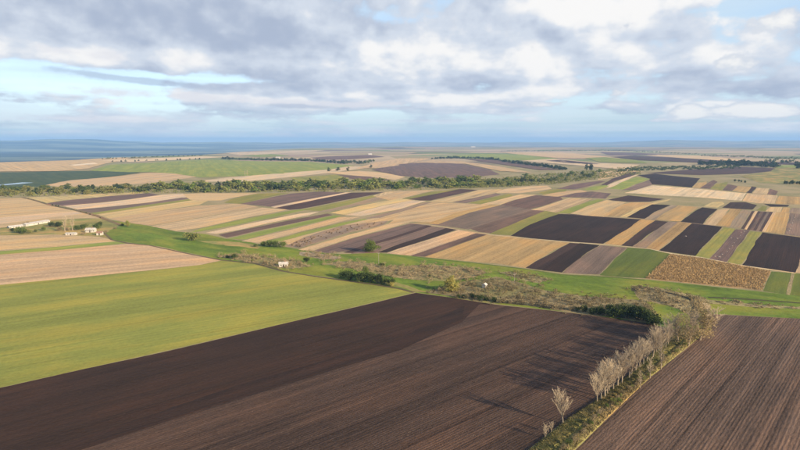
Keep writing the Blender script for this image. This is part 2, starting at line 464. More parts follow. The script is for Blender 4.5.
NAMES = {'soil': 'ploughed_field', 'rough': 'ploughed_field', 'stub': 'stubble_field', 'crop': 'crop_field', 'grass': 'meadow', 'dry': 'rough_ground'}
fcount = 0
def field(kind, pts, layer=None, name=None, direction=None, jit=1.0, inset=0.0, dark=1.0, rgb=None, pts_world=None):
    """a sheet of worked land traced on the ground; UV runs in metres along / across the longest side"""
    global fcount
    mk, colr = C[kind]
    if rgb: colr = rgb
    P = pts_world or [pix(*p)[:2] for p in pts]
    if inset:
        cx_, cy_ = np.mean([p[0] for p in P]), np.mean([p[1] for p in P])
        ar_ = abs(sum(P[i][0] * P[i - 1][1] - P[i - 1][0] * P[i][1] for i in range(len(P)))) / 2
        kx = 1 - inset / max(6.0, math.sqrt(ar_) * 0.5)
        P = [(cx_ + (p[0] - cx_) * kx, cy_ + (p[1] - cy_) * kx) for p in P]
    n = len(P)
    rr = np.mean([math.hypot(*p) for p in P])
    rnd = random.Random(fcount * 13 + 5)
    if direction:
        a, b_ = pix(*direction[0])[:2], pix(*direction[1])[:2]
        d = Vector((b_[0] - a[0], b_[1] - a[1]))
    else:
        d = max((Vector((P[(i + 1) % n][0] - P[i][0], P[(i + 1) % n][1] - P[i][1])) for i in range(n)), key=lambda v: v.length)
    d.normalize()
    step = max(3.0, rr * 0.01); amp = jit * min(0.22 + rr * 0.0005, 1.0); arc = 0.0; ph = [rnd.uniform(0, 6.28) for _ in range(4)]
    Q = []
    for i in range(n):
        a = P[i]; b_ = P[(i + 1) % n]
        L = math.hypot(b_[0] - a[0], b_[1] - a[1]); m_ = max(1, min(60, int(L / step)))
        for k in range(m_):
            f = k / m_
            q = [a[0] + (b_[0] - a[0]) * f, a[1] + (b_[1] - a[1]) * f]
            arc += L / m_; w1, w2 = arc / (step * 5.3), arc / (step * 2.1)
            q[0] += amp * (0.6 * math.sin(w1 + ph[0]) + 0.4 * math.sin(w2 + ph[1]) + rnd.uniform(-.25, .25)); q[1] += amp * (0.6 * math.sin(w1 * 1.1 + ph[2]) + 0.4 * math.sin(w2 * 0.9 + ph[3]) + rnd.uniform(-.25, .25))
            Q.append(q)
    bm = bmesh.new()
    f0 = bm.faces.new([bm.verts.new((q[0], q[1], 0)) for q in Q])
    bmesh.ops.triangulate(bm, faces=[f0])
    far = max(math.hypot(*q) for q in Q) > 1240
    if far:
        xs = [q[0] for q in Q]; ys = [q[1] for q in Q]
        g = max(70.0, rr * 0.035)
        for axis, lo, hi in ((0, min(xs), max(xs)), (1, min(ys), max(ys))):
            c_ = math.ceil(lo / g) * g
            while c_ < hi:
                co = [0, 0, 0]; no = [0, 0, 0]; co[axis] = c_; no[axis] = 1
                bmesh.ops.bisect_plane(bm, geom=bm.verts[:] + bm.edges[:] + bm.faces[:], plane_co=co, plane_no=no)
                c_ += g
    lay = layer if layer is not None else 3 + (fcount % 160) * 0.08
    for v in bm.verts:
        r_ = math.hypot(v.co.x, v.co.y)
        k = float(sstep(1200, 1600, r_))
        v.co.z = hz(v.co.x, v.co.y) + 0.004 * lay * (1 - k) + k * (0.45 + 0.03 * lay + 0.00018 * max(0, r_ - 1600))
    bmesh.ops.recalc_face_normals(bm, faces=bm.faces[:])
    if sum(f.normal.z for f in bm.faces) < 0:
        bmesh.ops.reverse_faces(bm, faces=bm.faces[:])
    uvl = bm.loops.layers.uv.new('UVMap')
    for f in bm.faces:
        for l in f.loops:
            x, y = l.vert.co.x, l.vert.co.y
            l[uvl].uv = (x * d.x + y * d.y, -x * d.y + y * d.x)
    nm = name or NAMES[mk]
    me = bpy.data.meshes.new(nm); bm.to_mesh(me); bm.free()
    me.materials.append(M[mk])
    o = bpy.data.objects.new(nm, me); col.objects.link(o)
    v = rnd.uniform(0.93, 1.07) * dark
    o.color = (colr[0] * v, colr[1] * v * rnd.uniform(0.97, 1.03), colr[2] * v, 1)
    tag(o, kind='structure')
    fcount += 1
    return o

# meadow in the valley and its dry patches
field('bg', [(104, 219), (128, 223), (150, 226), (176, 231.5), (205, 234), (225, 238.5), (245, 241), (258, 244), (286, 247), (312, 252), (340, 254), (378, 253), (412, 256), (470, 262), (525, 268.5), (560, 274), (600, 276), (645, 279.5), (700, 285), (763, 292), (830, 299), (900, 305), (900, 325), (800, 318.5), (712, 314), (700, 336), (672, 330), (600, 316), (500, 304.5), (450, 297), (416, 292.5), (376, 284.5), (283, 271), (222, 260), (161, 247), (112, 240), (104, 233), (120, 226)], layer=1, name='meadow')
DRY = [
    ('sc', [(390, 268), (412, 265), (430, 264), (452, 266), (470, 268), (488, 272), (478, 278), (455, 280), (440, 281), (415, 279), (395, 277)]),
    ('sc', [(425, 291.5), (440, 287), (452, 283), (470, 279), (500, 277), (520, 283), (545, 290), (580, 296), (612, 297), (645, 300), (662, 316), (655, 325), (600, 315), (550, 309.5), (500, 303.8), (450, 296.5)]),
    ('sc', [(500, 272), (512, 271.5), (528, 274), (553, 280), (545, 284), (525, 281), (505, 275)]),
    ('sc', [(320, 264), (335, 261.5), (350, 262), (378, 265), (400, 268), (400, 277), (380, 274), (345, 269)]),
    ('scp', [(298, 252), (318, 252.5), (338, 256), (336, 259), (322, 260), (302, 256)]),
    ('sc', [(633, 289), (642, 286.5), (660, 288), (690, 294), (705, 297), (702, 310), (690, 318), (670, 306), (645, 300)]),
    ('sc', [(216, 256), (240, 253), (270, 257), (300, 262), (312, 267), (285, 269.5), (250, 262)]),
    ('sc', [(706, 300), (730, 301.5), (760, 303.5), (800, 307), (860, 312), (860, 314), (800, 309.5), (760, 306.5), (725, 304), (706, 303)]),
    ('og', [(375, 281), (400, 283), (430, 291), (416, 292), (400, 288), (376, 284)]),
    ('og', [(200, 240), (230, 241), (262, 246), (255, 249), (225, 246)]),
]
dry_pts = []
for i, (k, p) in enumerate(DRY):
    o = field(k, p, layer=2 + 0.25 * i, jit=7.0)
    dry_pts.append((k, [pix(*q)[:2] for q in p]))

# foreground
field('dk', [(-80, 407), (0, 388), (200, 343.5), (400, 296.5), (416, 292.8), (450, 297.5), (500, 305), (550, 310.5), (600, 316.5), (640, 322), (674, 329), (655, 350), (628, 376), (597, 400), (566, 420), (527, 451), (480, 490), (-80, 620)], layer=3, direction=((0, 455), (400, 337)), rgb=(0.040, 0.0215, 0.0135))
field('rg', [(-80, 505), (60, 457), (200, 410), (400, 350), (462, 322), (480, 304), (500, 305.2), (550, 310.8), (600, 316.8), (640, 322.3), (672, 329.5), (654, 350), (627, 376), (596, 400), (565, 420), (526, 451), (478, 490), (-78, 618)], layer=5, direction=((0, 475), (400, 350)), rgb=(0.060, 0.037, 0.025))
field('dk', [(-80, 500), (0, 463), (60, 446), (200, 397), (400, 338), (448, 313), (466, 306), (462, 318), (400, 349), (200, 409), (60, 456), (-80, 505)], layer=6, rgb=(0.031, 0.0175, 0.0115), direction=((0, 455), (400, 337)), jit=2.0)
field('rg', [(573, 452), (605, 421), (632, 395), (652, 376), (690, 345), (707, 330), (712, 314.5), (800, 318.5), (900, 325), (980, 620), (420, 620)], layer=4, direction=((605, 421), (707, 330)), rgb=(0.104, 0.069, 0.047))
field('fg', [(-80, 292), (0, 285), (100, 275.5), (200, 265.2), (222, 260.5), (255, 263.8), (283, 271.4), (320, 277.3), (376, 285), (400, 288.9), (414, 292.6), (400, 296.2), (200, 343), (0, 387.5), (-80, 406.5)], layer=4, direction=((0, 350), (400, 285)))
field('pk', [(-60, 262), (0, 254.8), (60, 250), (128, 243.5), (150, 245), (161, 247), (186, 253), (200, 256), (222, 260.3), (200, 265), (100, 275.2), (0, 284.8), (-60, 291)], layer=5, direction=((0, 270), (200, 254)))
L = [
 ('gr', [(-60, 257), (0, 251), (60, 246.5), (118, 241), (128, 243.3), (60, 249.8), (0, 254.6), (-60, 262)]),
 ('tn', [(-60, 240), (0, 235.5), (55, 234.5), (100, 236.5), (112, 240), (118, 241.3), (60, 246.5), (0, 251.2), (-60, 257)], ((0, 247), (110, 239))),
 ('og', [(-60, 236), (0, 228), (10, 227), (50, 220), (80, 217.5), (102, 217), (121, 225), (104, 233), (113, 240), (100, 236.5), (55, 234.5), (0, 235.5), (-60, 240)], ((0, 230), (100, 222))),
 ('tn', [(-60, 200), (0, 198.5), (22, 197.5), (50, 205), (75, 210), (95, 215), (104, 218.5), (80, 218.5), (50, 220), (12, 227), (0, 228), (-60, 236)], ((0, 216), (80, 210))),
 ('lt', [(-40, 222), (0, 217.5), (40, 213.5), (76, 211.5), (84, 213.5), (50, 217.5), (10, 223), (-40, 228)], ((0, 216), (80, 210))),
 ('ye', [(26, 197.5), (60, 196), (100, 194), (140, 192), (150, 193.5), (110, 196.5), (65, 200), (45, 203.5)]),
 ('mv', [(45, 203.5), (65, 200.5), (110, 196), (150, 193), (160, 195), (130, 199), (100, 202.5), (62, 206)]),
 ('lt', [(62, 206), (100, 202.8), (130, 199.5), (162, 194.7), (183, 193.5), (187, 197), (150, 202.5), (100, 207.5), (77, 209.5)]),
 ('gy', [(77, 209.5), (100, 207.8), (150, 202.3), (183, 197.3), (193, 198.5), (150, 204.5), (105, 211), (90, 213)]),
 ('ol', [(90, 213), (105, 211), (150, 204.5), (193, 198.5), (197, 199.5), (150, 206.7), (110, 212.5), (96, 214.8)]),
 ('ye', [(96, 214.5), (110, 212.5), (150, 206.5), (195, 199.8), (210, 200), (200, 205), (150, 212), (108, 218.5)]),
 ('tn', [(108, 218.5), (150, 212), (200, 205.5), (240, 203.5), (262, 207), (200, 217.5), (150, 225.5), (128, 222.8)]),
 ('pk', [(150, 226.3), (200, 218), (262, 207.5), (288, 209.5), (240, 219), (200, 228), (176, 231)]),
 ('tn', [(183, 194), (200, 193.2), (258, 193.2), (240, 196.5), (220, 200.5), (200, 201), (190, 200), (186, 197)]),
 ('ol', [(258, 193.5), (290, 193), (270, 197), (240, 204), (224, 202.8), (232, 199), (245, 196)]),
 ('mv', [(240, 204), (270, 197.5), (290, 193.5), (320, 191.5), (346, 192.5), (300, 201.5), (272, 207), (258, 205.5)]),
 ('lt', [(270, 207), (300, 201), (346, 192.3), (352, 192.5), (300, 203), (274, 208)]),
 ('dbr', [(274, 208), (300, 203), (350, 192.7), (385, 192), (375, 194.5), (340, 201), (300, 209.2), (290, 210)]),
 ('gr', [(188, 233), (200, 228.5), (240, 220), (290, 210.5), (310, 208), (306, 210), (270, 218), (230, 226), (200, 231.5)]),
 ('lt', [(204, 233), (240, 225.5), (300, 213.5), (320, 211.5), (310, 215), (270, 223), (236, 230.5), (215, 234)]),
 ('br', [(217, 235), (240, 230.3), (300, 218.3), (328, 213.5), (333, 215), (300, 222), (260, 230.3), (236, 236), (225, 238)]),
 ('gr', [(226, 239), (245, 234.5), (300, 222.5), (335, 215), (342, 216), (320, 221.5), (280, 231), (245, 239.5)]),
 ('tn', [(240, 241.5), (262, 236), (300, 227.5), (340, 217), (362, 216.5), (340, 222), (300, 232), (270, 239.5), (258, 243)]),
 ('ol', [(300, 210), (330, 204), (375, 195), (388, 197), (350, 205), (320, 211)]),
 ('gyt', [(316, 212), (350, 204.5), (375, 197), (390, 197.5), (360, 205), (330, 211.5)]),
 ('ye', [(330, 213), (360, 206), (400, 198), (412, 200), (380, 206.5), (345, 215)]),
 ('tn', [(372, 196), (385, 192), (402, 190.5), (400, 197.5), (388, 197.5)]),
 ('gr', [(258, 243.3), (280, 238), (340, 223), (368, 218), (366, 219.5), (330, 228.5), (295, 237.3), (280, 241.5)]),
 ('tn', [(280, 241.5), (330, 228.5), (370, 219), (400, 211), (425, 208), (410, 216), (388, 221), (342, 226), (303, 238), (288, 245)], ((300, 238), (400, 212))),
 ('gyt', [(284, 246.5), (303, 237.5), (342, 225.5), (388, 220.5), (384, 225), (352, 232), (312, 244), (300, 248)]),
 ('tn', [(297, 250), (320, 243), (360, 232), (388, 224), (425, 215), (418, 220), (395, 226.5), (350, 238.5), (312, 251)]),
 ('mv', [(312, 251.3), (350, 239), (387, 229.5), (412, 223), (432, 225.5), (400, 235.5), (377, 241.5), (345, 251.5), (328, 253.5)]),
 ('dbr', [(342, 253), (377, 241), (400, 234.5), (428, 225), (433, 226), (400, 237), (375, 244.5), (352, 253.5)]),
 ('gy', [(350, 254), (375, 244.5), (400, 236.8), (432, 226.3), (448, 228), (425, 236), (400, 244), (376, 253)]),
 ('dk', [(376, 253), (400, 244), (425, 235.5), (447, 227.5), (458, 229.5), (430, 239), (400, 248), (386, 253)]),
 ('pk', [(386, 253.3), (400, 248.5), (430, 239.3), (458, 229.8), (478, 233), (440, 246), (412, 256), (400, 255)]),
 ('br', [(410, 256), (440, 245.5), (476, 233), (488, 234.5), (460, 244), (424, 257)]),
 ('ot', [(424, 257), (460, 244), (488, 234.5), (510, 236), (530, 239), (570, 242.3), (550, 253), (530, 265), (525, 268), (500, 264), (470, 261.5)]),
 ('dk', [(525, 268), (535, 262), (570, 242.5), (585, 243.5), (563, 257), (545, 270.8)]),
 ('vdk', [(541, 270.5), (558, 257), (580, 243), (600, 245), (585, 254.5), (561, 273)]),
 ('gy', [(561, 273), (585, 254.5), (600, 245), (628, 247.5), (615, 259), (599, 274.5), (580, 274)]),
 ('dg', [(599, 275.5), (615, 259), (628, 247.5), (650, 249), (671, 253.8), (648, 278.5), (625, 277.5)]),
 ('mz', [(644, 279), (671, 253.8), (700, 257.8), (730, 263.3), (771, 271), (763, 291), (745, 289), (700, 284.3)]),
 ('dg', [(763, 291.5), (771, 271.2), (793, 273), (788, 295)]),
 ('dg', [(789, 295), (794, 273), (840, 278), (840, 299)]),
 ('vdk', [(741, 265.5), (762, 232.3), (806, 238), (796, 273), (770, 270)]),
 ('tn', [(796.5, 273), (806, 238), (840, 242), (838, 277)]),
 ('ol', [(727, 263), (750, 231), (762, 232), (741, 265)]),
 ('mv', [(709, 259.5), (736, 229), (750, 230), (727, 262.5)]),
 ('ol', [(695, 256.5), (702, 249), (724, 227), (736, 228.8), (709, 259)]),
 ('vdk', [(659, 251), (693, 222.5), (722.5, 226.8), (695, 256)]),
 ('oc', [(645, 248.5), (678, 221.8), (693, 222.3), (659, 250.5)]),
 ('gyt', [(632, 247), (668, 221.5), (678, 221.8), (646, 248.5)]),
 ('dk', [(620, 245.8), (655, 220.3), (668, 221.5), (632, 246.8)]),
 ('oc', [(604, 244), (640, 219.3), (655, 220.3), (620, 245.5)]),
 ('vdk', [(510, 235.8), (530, 224.3), (556, 214), (570, 213.7), (600, 216.3), (642, 219.2), (604, 244), (570, 241.8), (530, 238.2)]),
 ('ol', [(488, 234.3), (500, 228.5), (525, 217), (544, 210.7), (562, 212.7), (530, 224.5), (510, 235.5)]),
 ('gr', [(556, 213.3), (575, 206), (598, 199), (605, 199.5), (587, 206.5), (570, 213.5)]),
 ('br', [(470, 229), (500, 219), (535, 209.5), (545, 211), (520, 221), (490, 233.5), (478, 232)]),
 ('gy', [(430, 224.5), (460, 215), (500, 205), (530, 208.5), (535, 209.5), (500, 219.5), (468, 229.5), (450, 227)]),
 ('br', [(500, 205), (515, 200), (536, 195), (560, 197), (563, 199.5), (540, 207), (530, 209)]),
 ('tn', [(530, 210), (545, 206), (570, 197.8), (593, 198.7), (575, 205.7), (556, 212.7), (545, 210.7)]),
 ('tn', [(570, 213.7), (587, 206.5), (606, 200), (626, 202), (617, 208), (604, 217), (590, 216)]),
 ('dk', [(608, 199.8), (628, 195.3), (640, 196.5), (665, 199), (650, 201.7), (630, 202), (612, 200.5)]),
 ('ot', [(602, 216.3), (622, 204.5), (632, 202.3), (652, 202.5), (635, 209), (619, 216.8)]),
 ('ye', [(619, 217), (635, 209), (655, 202), (672, 198.5), (668, 200.8), (652, 205), (627, 217.3)]),
 ('vdk', [(627, 217.5), (640, 209.7), (652, 204.3), (671, 205), (655, 212), (644, 219)]),
 ('gyt', [(644, 219), (658, 211), (671, 205), (678, 205.5), (665, 213), (655, 220)]),
 ('ot', [(655, 220), (665, 213), (678, 205.5), (699, 207), (688, 215), (680, 221.5)]),
 ('vdk', [(680, 221.8), (695, 211.3), (702, 207.2), (717.5, 209), (710, 215.3), (703, 224.3)]),
 ('tn', [(703, 224.5), (718, 209.3), (730, 208.5), (716, 225.5)]),
 ('oc', [(716, 225.5), (730.5, 208.5), (742, 209), (729, 227)]),
 ('gyt', [(729, 227), (742, 209.3), (752, 211), (741, 228.5)]),
 ('oc', [(764, 232), (775, 212), (790, 213), (785, 234.5)]),
 ('gy', [(784.5, 234.5), (790, 212.7), (808, 214.5), (806, 237.5)]),
 ('ye', [(703, 206.5), (712, 202), (722, 201.5), (725, 204), (718, 207.7)]),
 ('dk', [(722, 207.7), (730, 202.2), (745, 202), (757, 205), (753, 209.7), (738, 209)]),
 ('ol', [(756, 210.3), (762, 206), (768, 206.5), (766, 211.3)]),
 ('vdk', [(763, 203.7), (790, 205), (788, 206.7), (770, 206.7)]),
 ('tn', [(766, 211.3), (770, 207), (782, 207.2), (780, 212.3)]),
 ('oc', [(780, 212.5), (783, 207.2), (790, 207.6), (789, 212.7)]),
 ('gyt', [(790, 212.5), (791, 207.7), (812, 208.7), (812, 214.5)]),
 ('lt', [(624, 193), (636, 190), (652, 185.3), (690, 188), (742, 193), (747, 193.3), (742, 201), (700, 197.3), (660, 195.3), (640, 193.7)]),
 ('tn', [(742, 201), (747, 193.5), (778, 195.5), (775, 203.7), (757, 203.3)]),
 ('ot', [(775, 203.7), (778, 195.7), (800, 197), (830, 199), (830, 206)]),
 ('vdk', [(638, 175.3), (655, 174), (672, 176), (700, 178.5), (697, 182.3), (692, 187.5), (665, 185.2), (641, 183.7), (650, 179)]),
 ('ot', [(692, 187.7), (697, 183), (707, 181.5), (706, 184.5), (700, 188.3)]),
 ('br', [(700, 188.3), (707, 183), (714, 180), (718, 182), (710, 189)]),
 ('ol', [(710, 189), (716, 184), (728, 181.5), (726, 187), (722, 190.3)]),
 ('br', [(722, 190.3), (728, 184), (738, 186), (732, 191)]),
 ('ot', [(732, 191), (738, 186), (752, 187), (746, 192.7)]),
 ('dk', [(746, 192.7), (752, 186.3), (757, 187.3), (752, 193.3)]),
 ('tn', [(752, 193.3), (757, 187.7), (770, 188.5), (767, 194.3)]),
 ('br', [(767, 194.3), (770, 188.7), (778, 191), (776, 195.3)]),
 ('dbr', [(598, 187), (612, 179), (630, 173), (637, 171.7), (634, 175.3), (615, 181.3), (604, 186.7)]),
 ('lt', [(602, 187.3), (615, 182), (634, 175.5), (639, 174.5), (625, 181), (610, 187.7)]),
 ('gr', [(608, 188.7), (622, 182), (637, 177), (650, 179), (636, 184), (624, 189.7)]),
 ('gy', [(622, 190.3), (636, 184.5), (650, 180), (652, 184.8), (636, 190)]),
 ('pk', [(490, 193), (505, 189), (530, 186.3), (548, 185.7), (552, 189), (520, 193.3)]),
 ('ol', [(538, 193), (550, 190), (568, 188), (566, 191), (545, 195)]),
 ('tn', [(541, 195.5), (560, 192), (580, 190), (588, 191.5), (560, 197)]),
 ('mv', [(556, 197), (575, 193), (592, 191.5), (612, 193.5), (606, 198.7), (590, 197.7)]),
 ('mv', [(555, 189), (575, 184), (600, 180.7), (606, 181.2), (590, 186), (575, 189.5)]),
 ('gr', [(583, 190), (590, 187), (605, 185), (610, 186), (598, 190.2)]),
 ('ol', [(402, 199), (430, 192), (445, 190.5), (460, 189), (415, 198.7)]),
 ('dbr', [(408, 199.2), (430, 195), (460, 189), (478, 190), (455, 195), (430, 200.7), (420, 200.7)]),
 ('tn', [(375, 197), (400, 191), (435, 190), (402, 198.2), (388, 200)]),
 ('lt', [(345, 215.3), (380, 206.5), (412, 200.2), (427, 201), (400, 209), (362, 216.3)]),
 ('tn', [(427, 201.7), (460, 195.5), (480, 189.7), (503, 189), (495, 193), (475, 198), (452, 202.3)]),
 ('gy', [(452, 202.3), (475, 197.7), (496, 193.2), (502, 194.5), (480, 200), (465, 203.3)]),
 ('ol', [(468, 203.3), (490, 197.7), (510, 193.7), (514, 195.7), (495, 200.7), (480, 204.3)]),
 ('tn', [(480, 204.5), (500, 199.5), (520, 194.5), (538, 194.7), (515, 199.7), (500, 204.7)]),
 ('gyt', [(362, 219), (400, 209.5), (425, 202.3), (432, 202.3), (404, 211), (380, 218)]),
 ('tn', [(388, 224), (404, 211), (432, 202.3), (468, 203.5), (492, 205), (462, 212), (430, 222.5), (412, 222)], ((400, 216), (480, 204))),
 ('oc', [(412, 223), (430, 222.5), (455, 213.3), (490, 204.7), (501, 205), (470, 212.7), (437, 224.3)]),
]
for kind, p, *dr in L:
    field(kind, p, direction=dr[0] if dr else None, inset=0.35, jit=1.3)
# garden strips on the right
for i in range(8):
    xt, xb = 752 + i * 3.0, 741 + i * 3.0
    field(['br', 'tn', 'gy'][i % 3] if i % 2 else 'dbr', [(xb, 228.8 + i * 0.4), (xt, 211 + i * 0.15), (xt + 3.0, 211.1 + i * 0.15), (xb + 3.0, 229.2 + i * 0.4)], jit=0.5)
# beyond the tree belt
FAR = [
 ('shaded_gr', [(-60, 173), (20, 172.5), (60, 171.5), (115, 171), (140, 173), (110, 177), (60, 182), (40, 187), (-60, 190)]),  # cloud shadow over green land, put in as a darker crop colour
 ('pk', [(45, 185), (70, 180.5), (120, 176.5), (150, 172.8), (175, 173.7), (197, 177), (150, 183), (110, 186), (60, 187)]),
 ('gr', [(90, 171), (110, 165), (160, 162.5), (205, 160), (260, 161.5), (310, 162), (345, 165), (355, 166), (330, 170), (290, 174), (250, 176), (200, 177.5), (175, 174), (150, 172.5), (130, 172.5)]),
 ('lt', [(190, 182), (230, 177.3), (280, 173.5), (330, 169.7), (350, 166.5), (378, 167), (340, 172), (300, 176.3), (250, 181)]),
 ('tn', [(-60, 162), (40, 161.5), (80, 160), (100, 158.5), (130, 159), (105, 164), (88, 169), (60, 171.3), (-60, 172.5)]),
 ('lt', [(100, 161), (140, 159), (200, 156.5), (228, 157), (190, 159.5), (130, 162.3)]),
 ('vlt', [(70, 165.3), (95, 163), (98, 164), (75, 166)]),
 ('pk', [(325, 173), (360, 171), (385, 173), (405, 177), (395, 180), (370, 177)]),
 ('br', [(335, 174.7), (370, 176.7), (392, 180), (370, 181.5), (345, 178)]),
 ('ol', [(290, 178), (335, 174.7), (350, 178), (340, 182), (300, 183)]),
 ('tn', [(355, 169), (375, 162.5), (400, 158.5), (432, 158.5), (410, 163), (390, 168)]),
 ('mv', [(372, 170), (400, 164.3), (430, 162), (460, 163.5), (490, 170), (500, 174.5), (470, 177.5), (430, 178), (400, 176)]),
 ('tn', [(410, 163), (432, 160.5), (460, 161.3), (500, 166.7), (532, 173), (500, 171.3), (465, 164)]),
 ('br', [(464, 158.8), (490, 159.3), (520, 164), (560, 170), (540, 170.3), (500, 164.3)]),
 ('gr', [(440, 157.3), (480, 154), (520, 154.5), (558, 158.7), (545, 160.7), (500, 160.2)]),
 ('pk', [(500, 152.7), (560, 152.5), (600, 156), (622, 158.7), (560, 158.4)]),
 ('lt', [(520, 161), (555, 159), (600, 163.5), (640, 165), (625, 170), (580, 166)]),
 ('dbr', [(545, 161), (560, 160), (600, 164), (590, 165.3)]),
 ('gr', [(585, 158.3), (605, 157.3), (642, 161.3), (648, 163.8), (600, 162.3)]),
 ('dbr', [(610, 157.3), (635, 155.7), (680, 158.2), (720, 160.7), (800, 163), (800, 165), (700, 163), (640, 160.4)]),
 ('pk', [(640, 154.2), (700, 155.7), (745, 160), (740, 161.7), (690, 159)]),
 ('mv', [(600, 152), (640, 153), (660, 155), (610, 155.5)]),
 ('dbr', [(645, 173.3), (690, 169.7), (740, 167), (778, 168.7), (772, 171.3), (750, 173.7), (700, 175.3)]),
 ('og', [(775, 168), (830, 168), (830, 186), (760, 183), (740, 176), (770, 172)]),
 ('gr', [(775, 165.5), (800, 165), (830, 166), (830, 168), (776, 168)]),
 ('tn', [(600, 172), (625, 169.5), (645, 172), (630, 173), (612, 178), (598, 180)]),
 ('br', [(310, 157.8), (330, 156.5), (370, 155), (385, 157), (350, 159.5), (320, 159.8)]),
 ('lt', [(205, 154.3), (250, 152.5), (300, 150.5), (330, 150), (300, 152.5), (240, 155.5)]),
 ('gr', [(240, 155.8), (270, 154), (290, 156), (262, 157.3)]),
]
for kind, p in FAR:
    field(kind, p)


def strip(kind, line, width, name='path', layer=16, rgb=None):
    """a narrow band of land (track, baulk, ditch edge) following a line on the ground"""
    P = [pix(*p)[:2] for p in line]
    le, ri = [], []
    for i, p in enumerate(P):
        a = P[max(0, i - 1)]; b_ = P[min(len(P) - 1, i + 1)]
        d = Vector((b_[0] - a[0], b_[1] - a[1])).normalized()
        le.append((p[0] - d.y * width / 2, p[1] + d.x * width / 2)); ri.append((p[0] + d.y * width / 2, p[1] - d.x * width / 2))
    return field(kind, None, layer=layer, name=name, jit=0.35, rgb=rgb, pts_world=le + ri[::-1])

strip('dbr', [(222, 260.2), (255, 263.6), (283, 271.2), (320, 277.2), (376, 284.8), (400, 288.7), (414, 292.5)], 2.2, 'field_baulk', rgb=(0.11, 0.085, 0.045))
strip('lt', [(488, 234.6), (530, 238.7), (570, 242.2), (604, 244.4), (650, 249), (671, 253.6), (700, 257.3), (741, 265.4), (796, 273.2)], 2.2, 'path', 17)
strip('lt', [(402, 222.5), (432, 225.4), (458, 229.6), (488, 234.6)], 2.6, 'path', 17, rgb=(0.45, 0.33, 0.2))
strip('gyt', [(556, 213.5), (600, 216.6), (642, 219.4), (680, 221.8), (722, 226.6), (741, 229), (764, 232.2), (806, 238)], 2.0, 'path', 18)
strip('dg', [(708, 297.5), (730, 298.3), (760, 300.2), (800, 303), (860, 308)], 2.4, 'ditch', rgb=(0.06, 0.065, 0.025))  # ditch line, its shade put in as a dark band of colour
strip('og', [(22, 197.3), (36, 200.6), (50, 205), (75, 210), (96, 215.5), (104, 218.8), (121, 225)], 5.0, 'field_baulk', rgb=(0.15, 0.12, 0.05))
strip('dbr', [(104, 233), (112, 240), (128, 243.4), (150, 245.4), (186, 253.3), (222, 260.3)], 2.2, 'field_baulk', rgb=(0.13, 0.1, 0.05))
strip('dg', [(412, 256.3), (440, 259.8), (470, 262.5), (525, 269), (560, 274.6), (600, 276.5), (645, 280)], 1.8, 'ditch', rgb=(0.10, 0.13, 0.03))
strip('dg', [(634, 291), (634, 288), (642, 286.6), (655, 290), (680, 295.5), (692, 300), (695, 308), (693, 325)], 2.6, 'ditch', rgb=(0.055, 0.05, 0.03))
strip('sc', [(793, 273), (788, 295)], 1.6, 'field_baulk')
pond = strip('dg', [(-30, 186.6), (0, 185.2), (12, 184.2), (28, 182.7)], 26, 'pond', 20)
pond.data.materials.clear(); pond.data.materials.append(M['water'])

# ------------------------------------------------------------------ raised grass verge with a ditch between the two ploughed fields
VL = [(500, 473), (527, 451), (566, 420), (597, 400), (628, 376), (655, 350), (676, 329)]
VR = [(545, 480), (573, 452), (605, 421), (632, 395), (652, 376), (690, 345), (709, 330)]
PL = [np.array(pix(*p)[:2]) for p in VL]; PR = [np.array(pix(*p)[:2]) for p in VR]
def along(P, t):
    t = t * (len(P) - 1); i = min(int(t), len(P) - 2); f = t - i
    return P[i] * (1 - f) + P[i + 1] * f
PROF = [(0, -0.05), (0.06, 0.25), (0.16, 0.55), (0.28, 0.6), (0.4, 0.66), (0.5, 0.6), (0.55, 0.35), (0.59, 0.05), (0.66, 0.04), (0.70, 0.45), (0.78, 0.8), (0.88, 0.5), (0.95, 0.2), (1.0, -0.05)]
def verge_pt(t, s):
    q = along(PL, t) * (1 - s) + along(PR, t) * s
    z = float(np.interp(s, [a for a, b_ in PROF], [b_ for a, b_ in PROF]))
    return q[0], q[1], z
rv = random.Random(3)
vv, vf = [], []
NT_ = 150
for i in range(NT_ + 1):
    for (s, z) in PROF:
        ss = min(1, max(0, s + (rv.uniform(-0.012, 0.012) if 0 < s < 1 else rv.uniform(-0.02, 0.02))))
        x, y, _ = verge_pt(i / NT_, ss)
        vv.append((x + rv.uniform(-0.1, 0.1), y + rv.uniform(-0.1, 0.1), 0.03 + z * rv.uniform(0.85, 1.15)))
nP = len(PROF)
for i in range(NT_):
    for j in range(nP - 1):
        a = i * nP + j
        vf.append((a, a + 1, a + nP + 1, a + nP))
verge = mesh_obj('grass_verge', vv, vf, M['grass'])
uvl = verge.data.uv_layers.new(name='UVMap')
for l in verge.data.loops:
    v = verge.data.vertices[l.vertex_index].co
    uvl.data[l.index].uv = (v.x, v.y)
verge.color = (0.19, 0.175, 0.055, 1)
tag(verge, kind='structure')

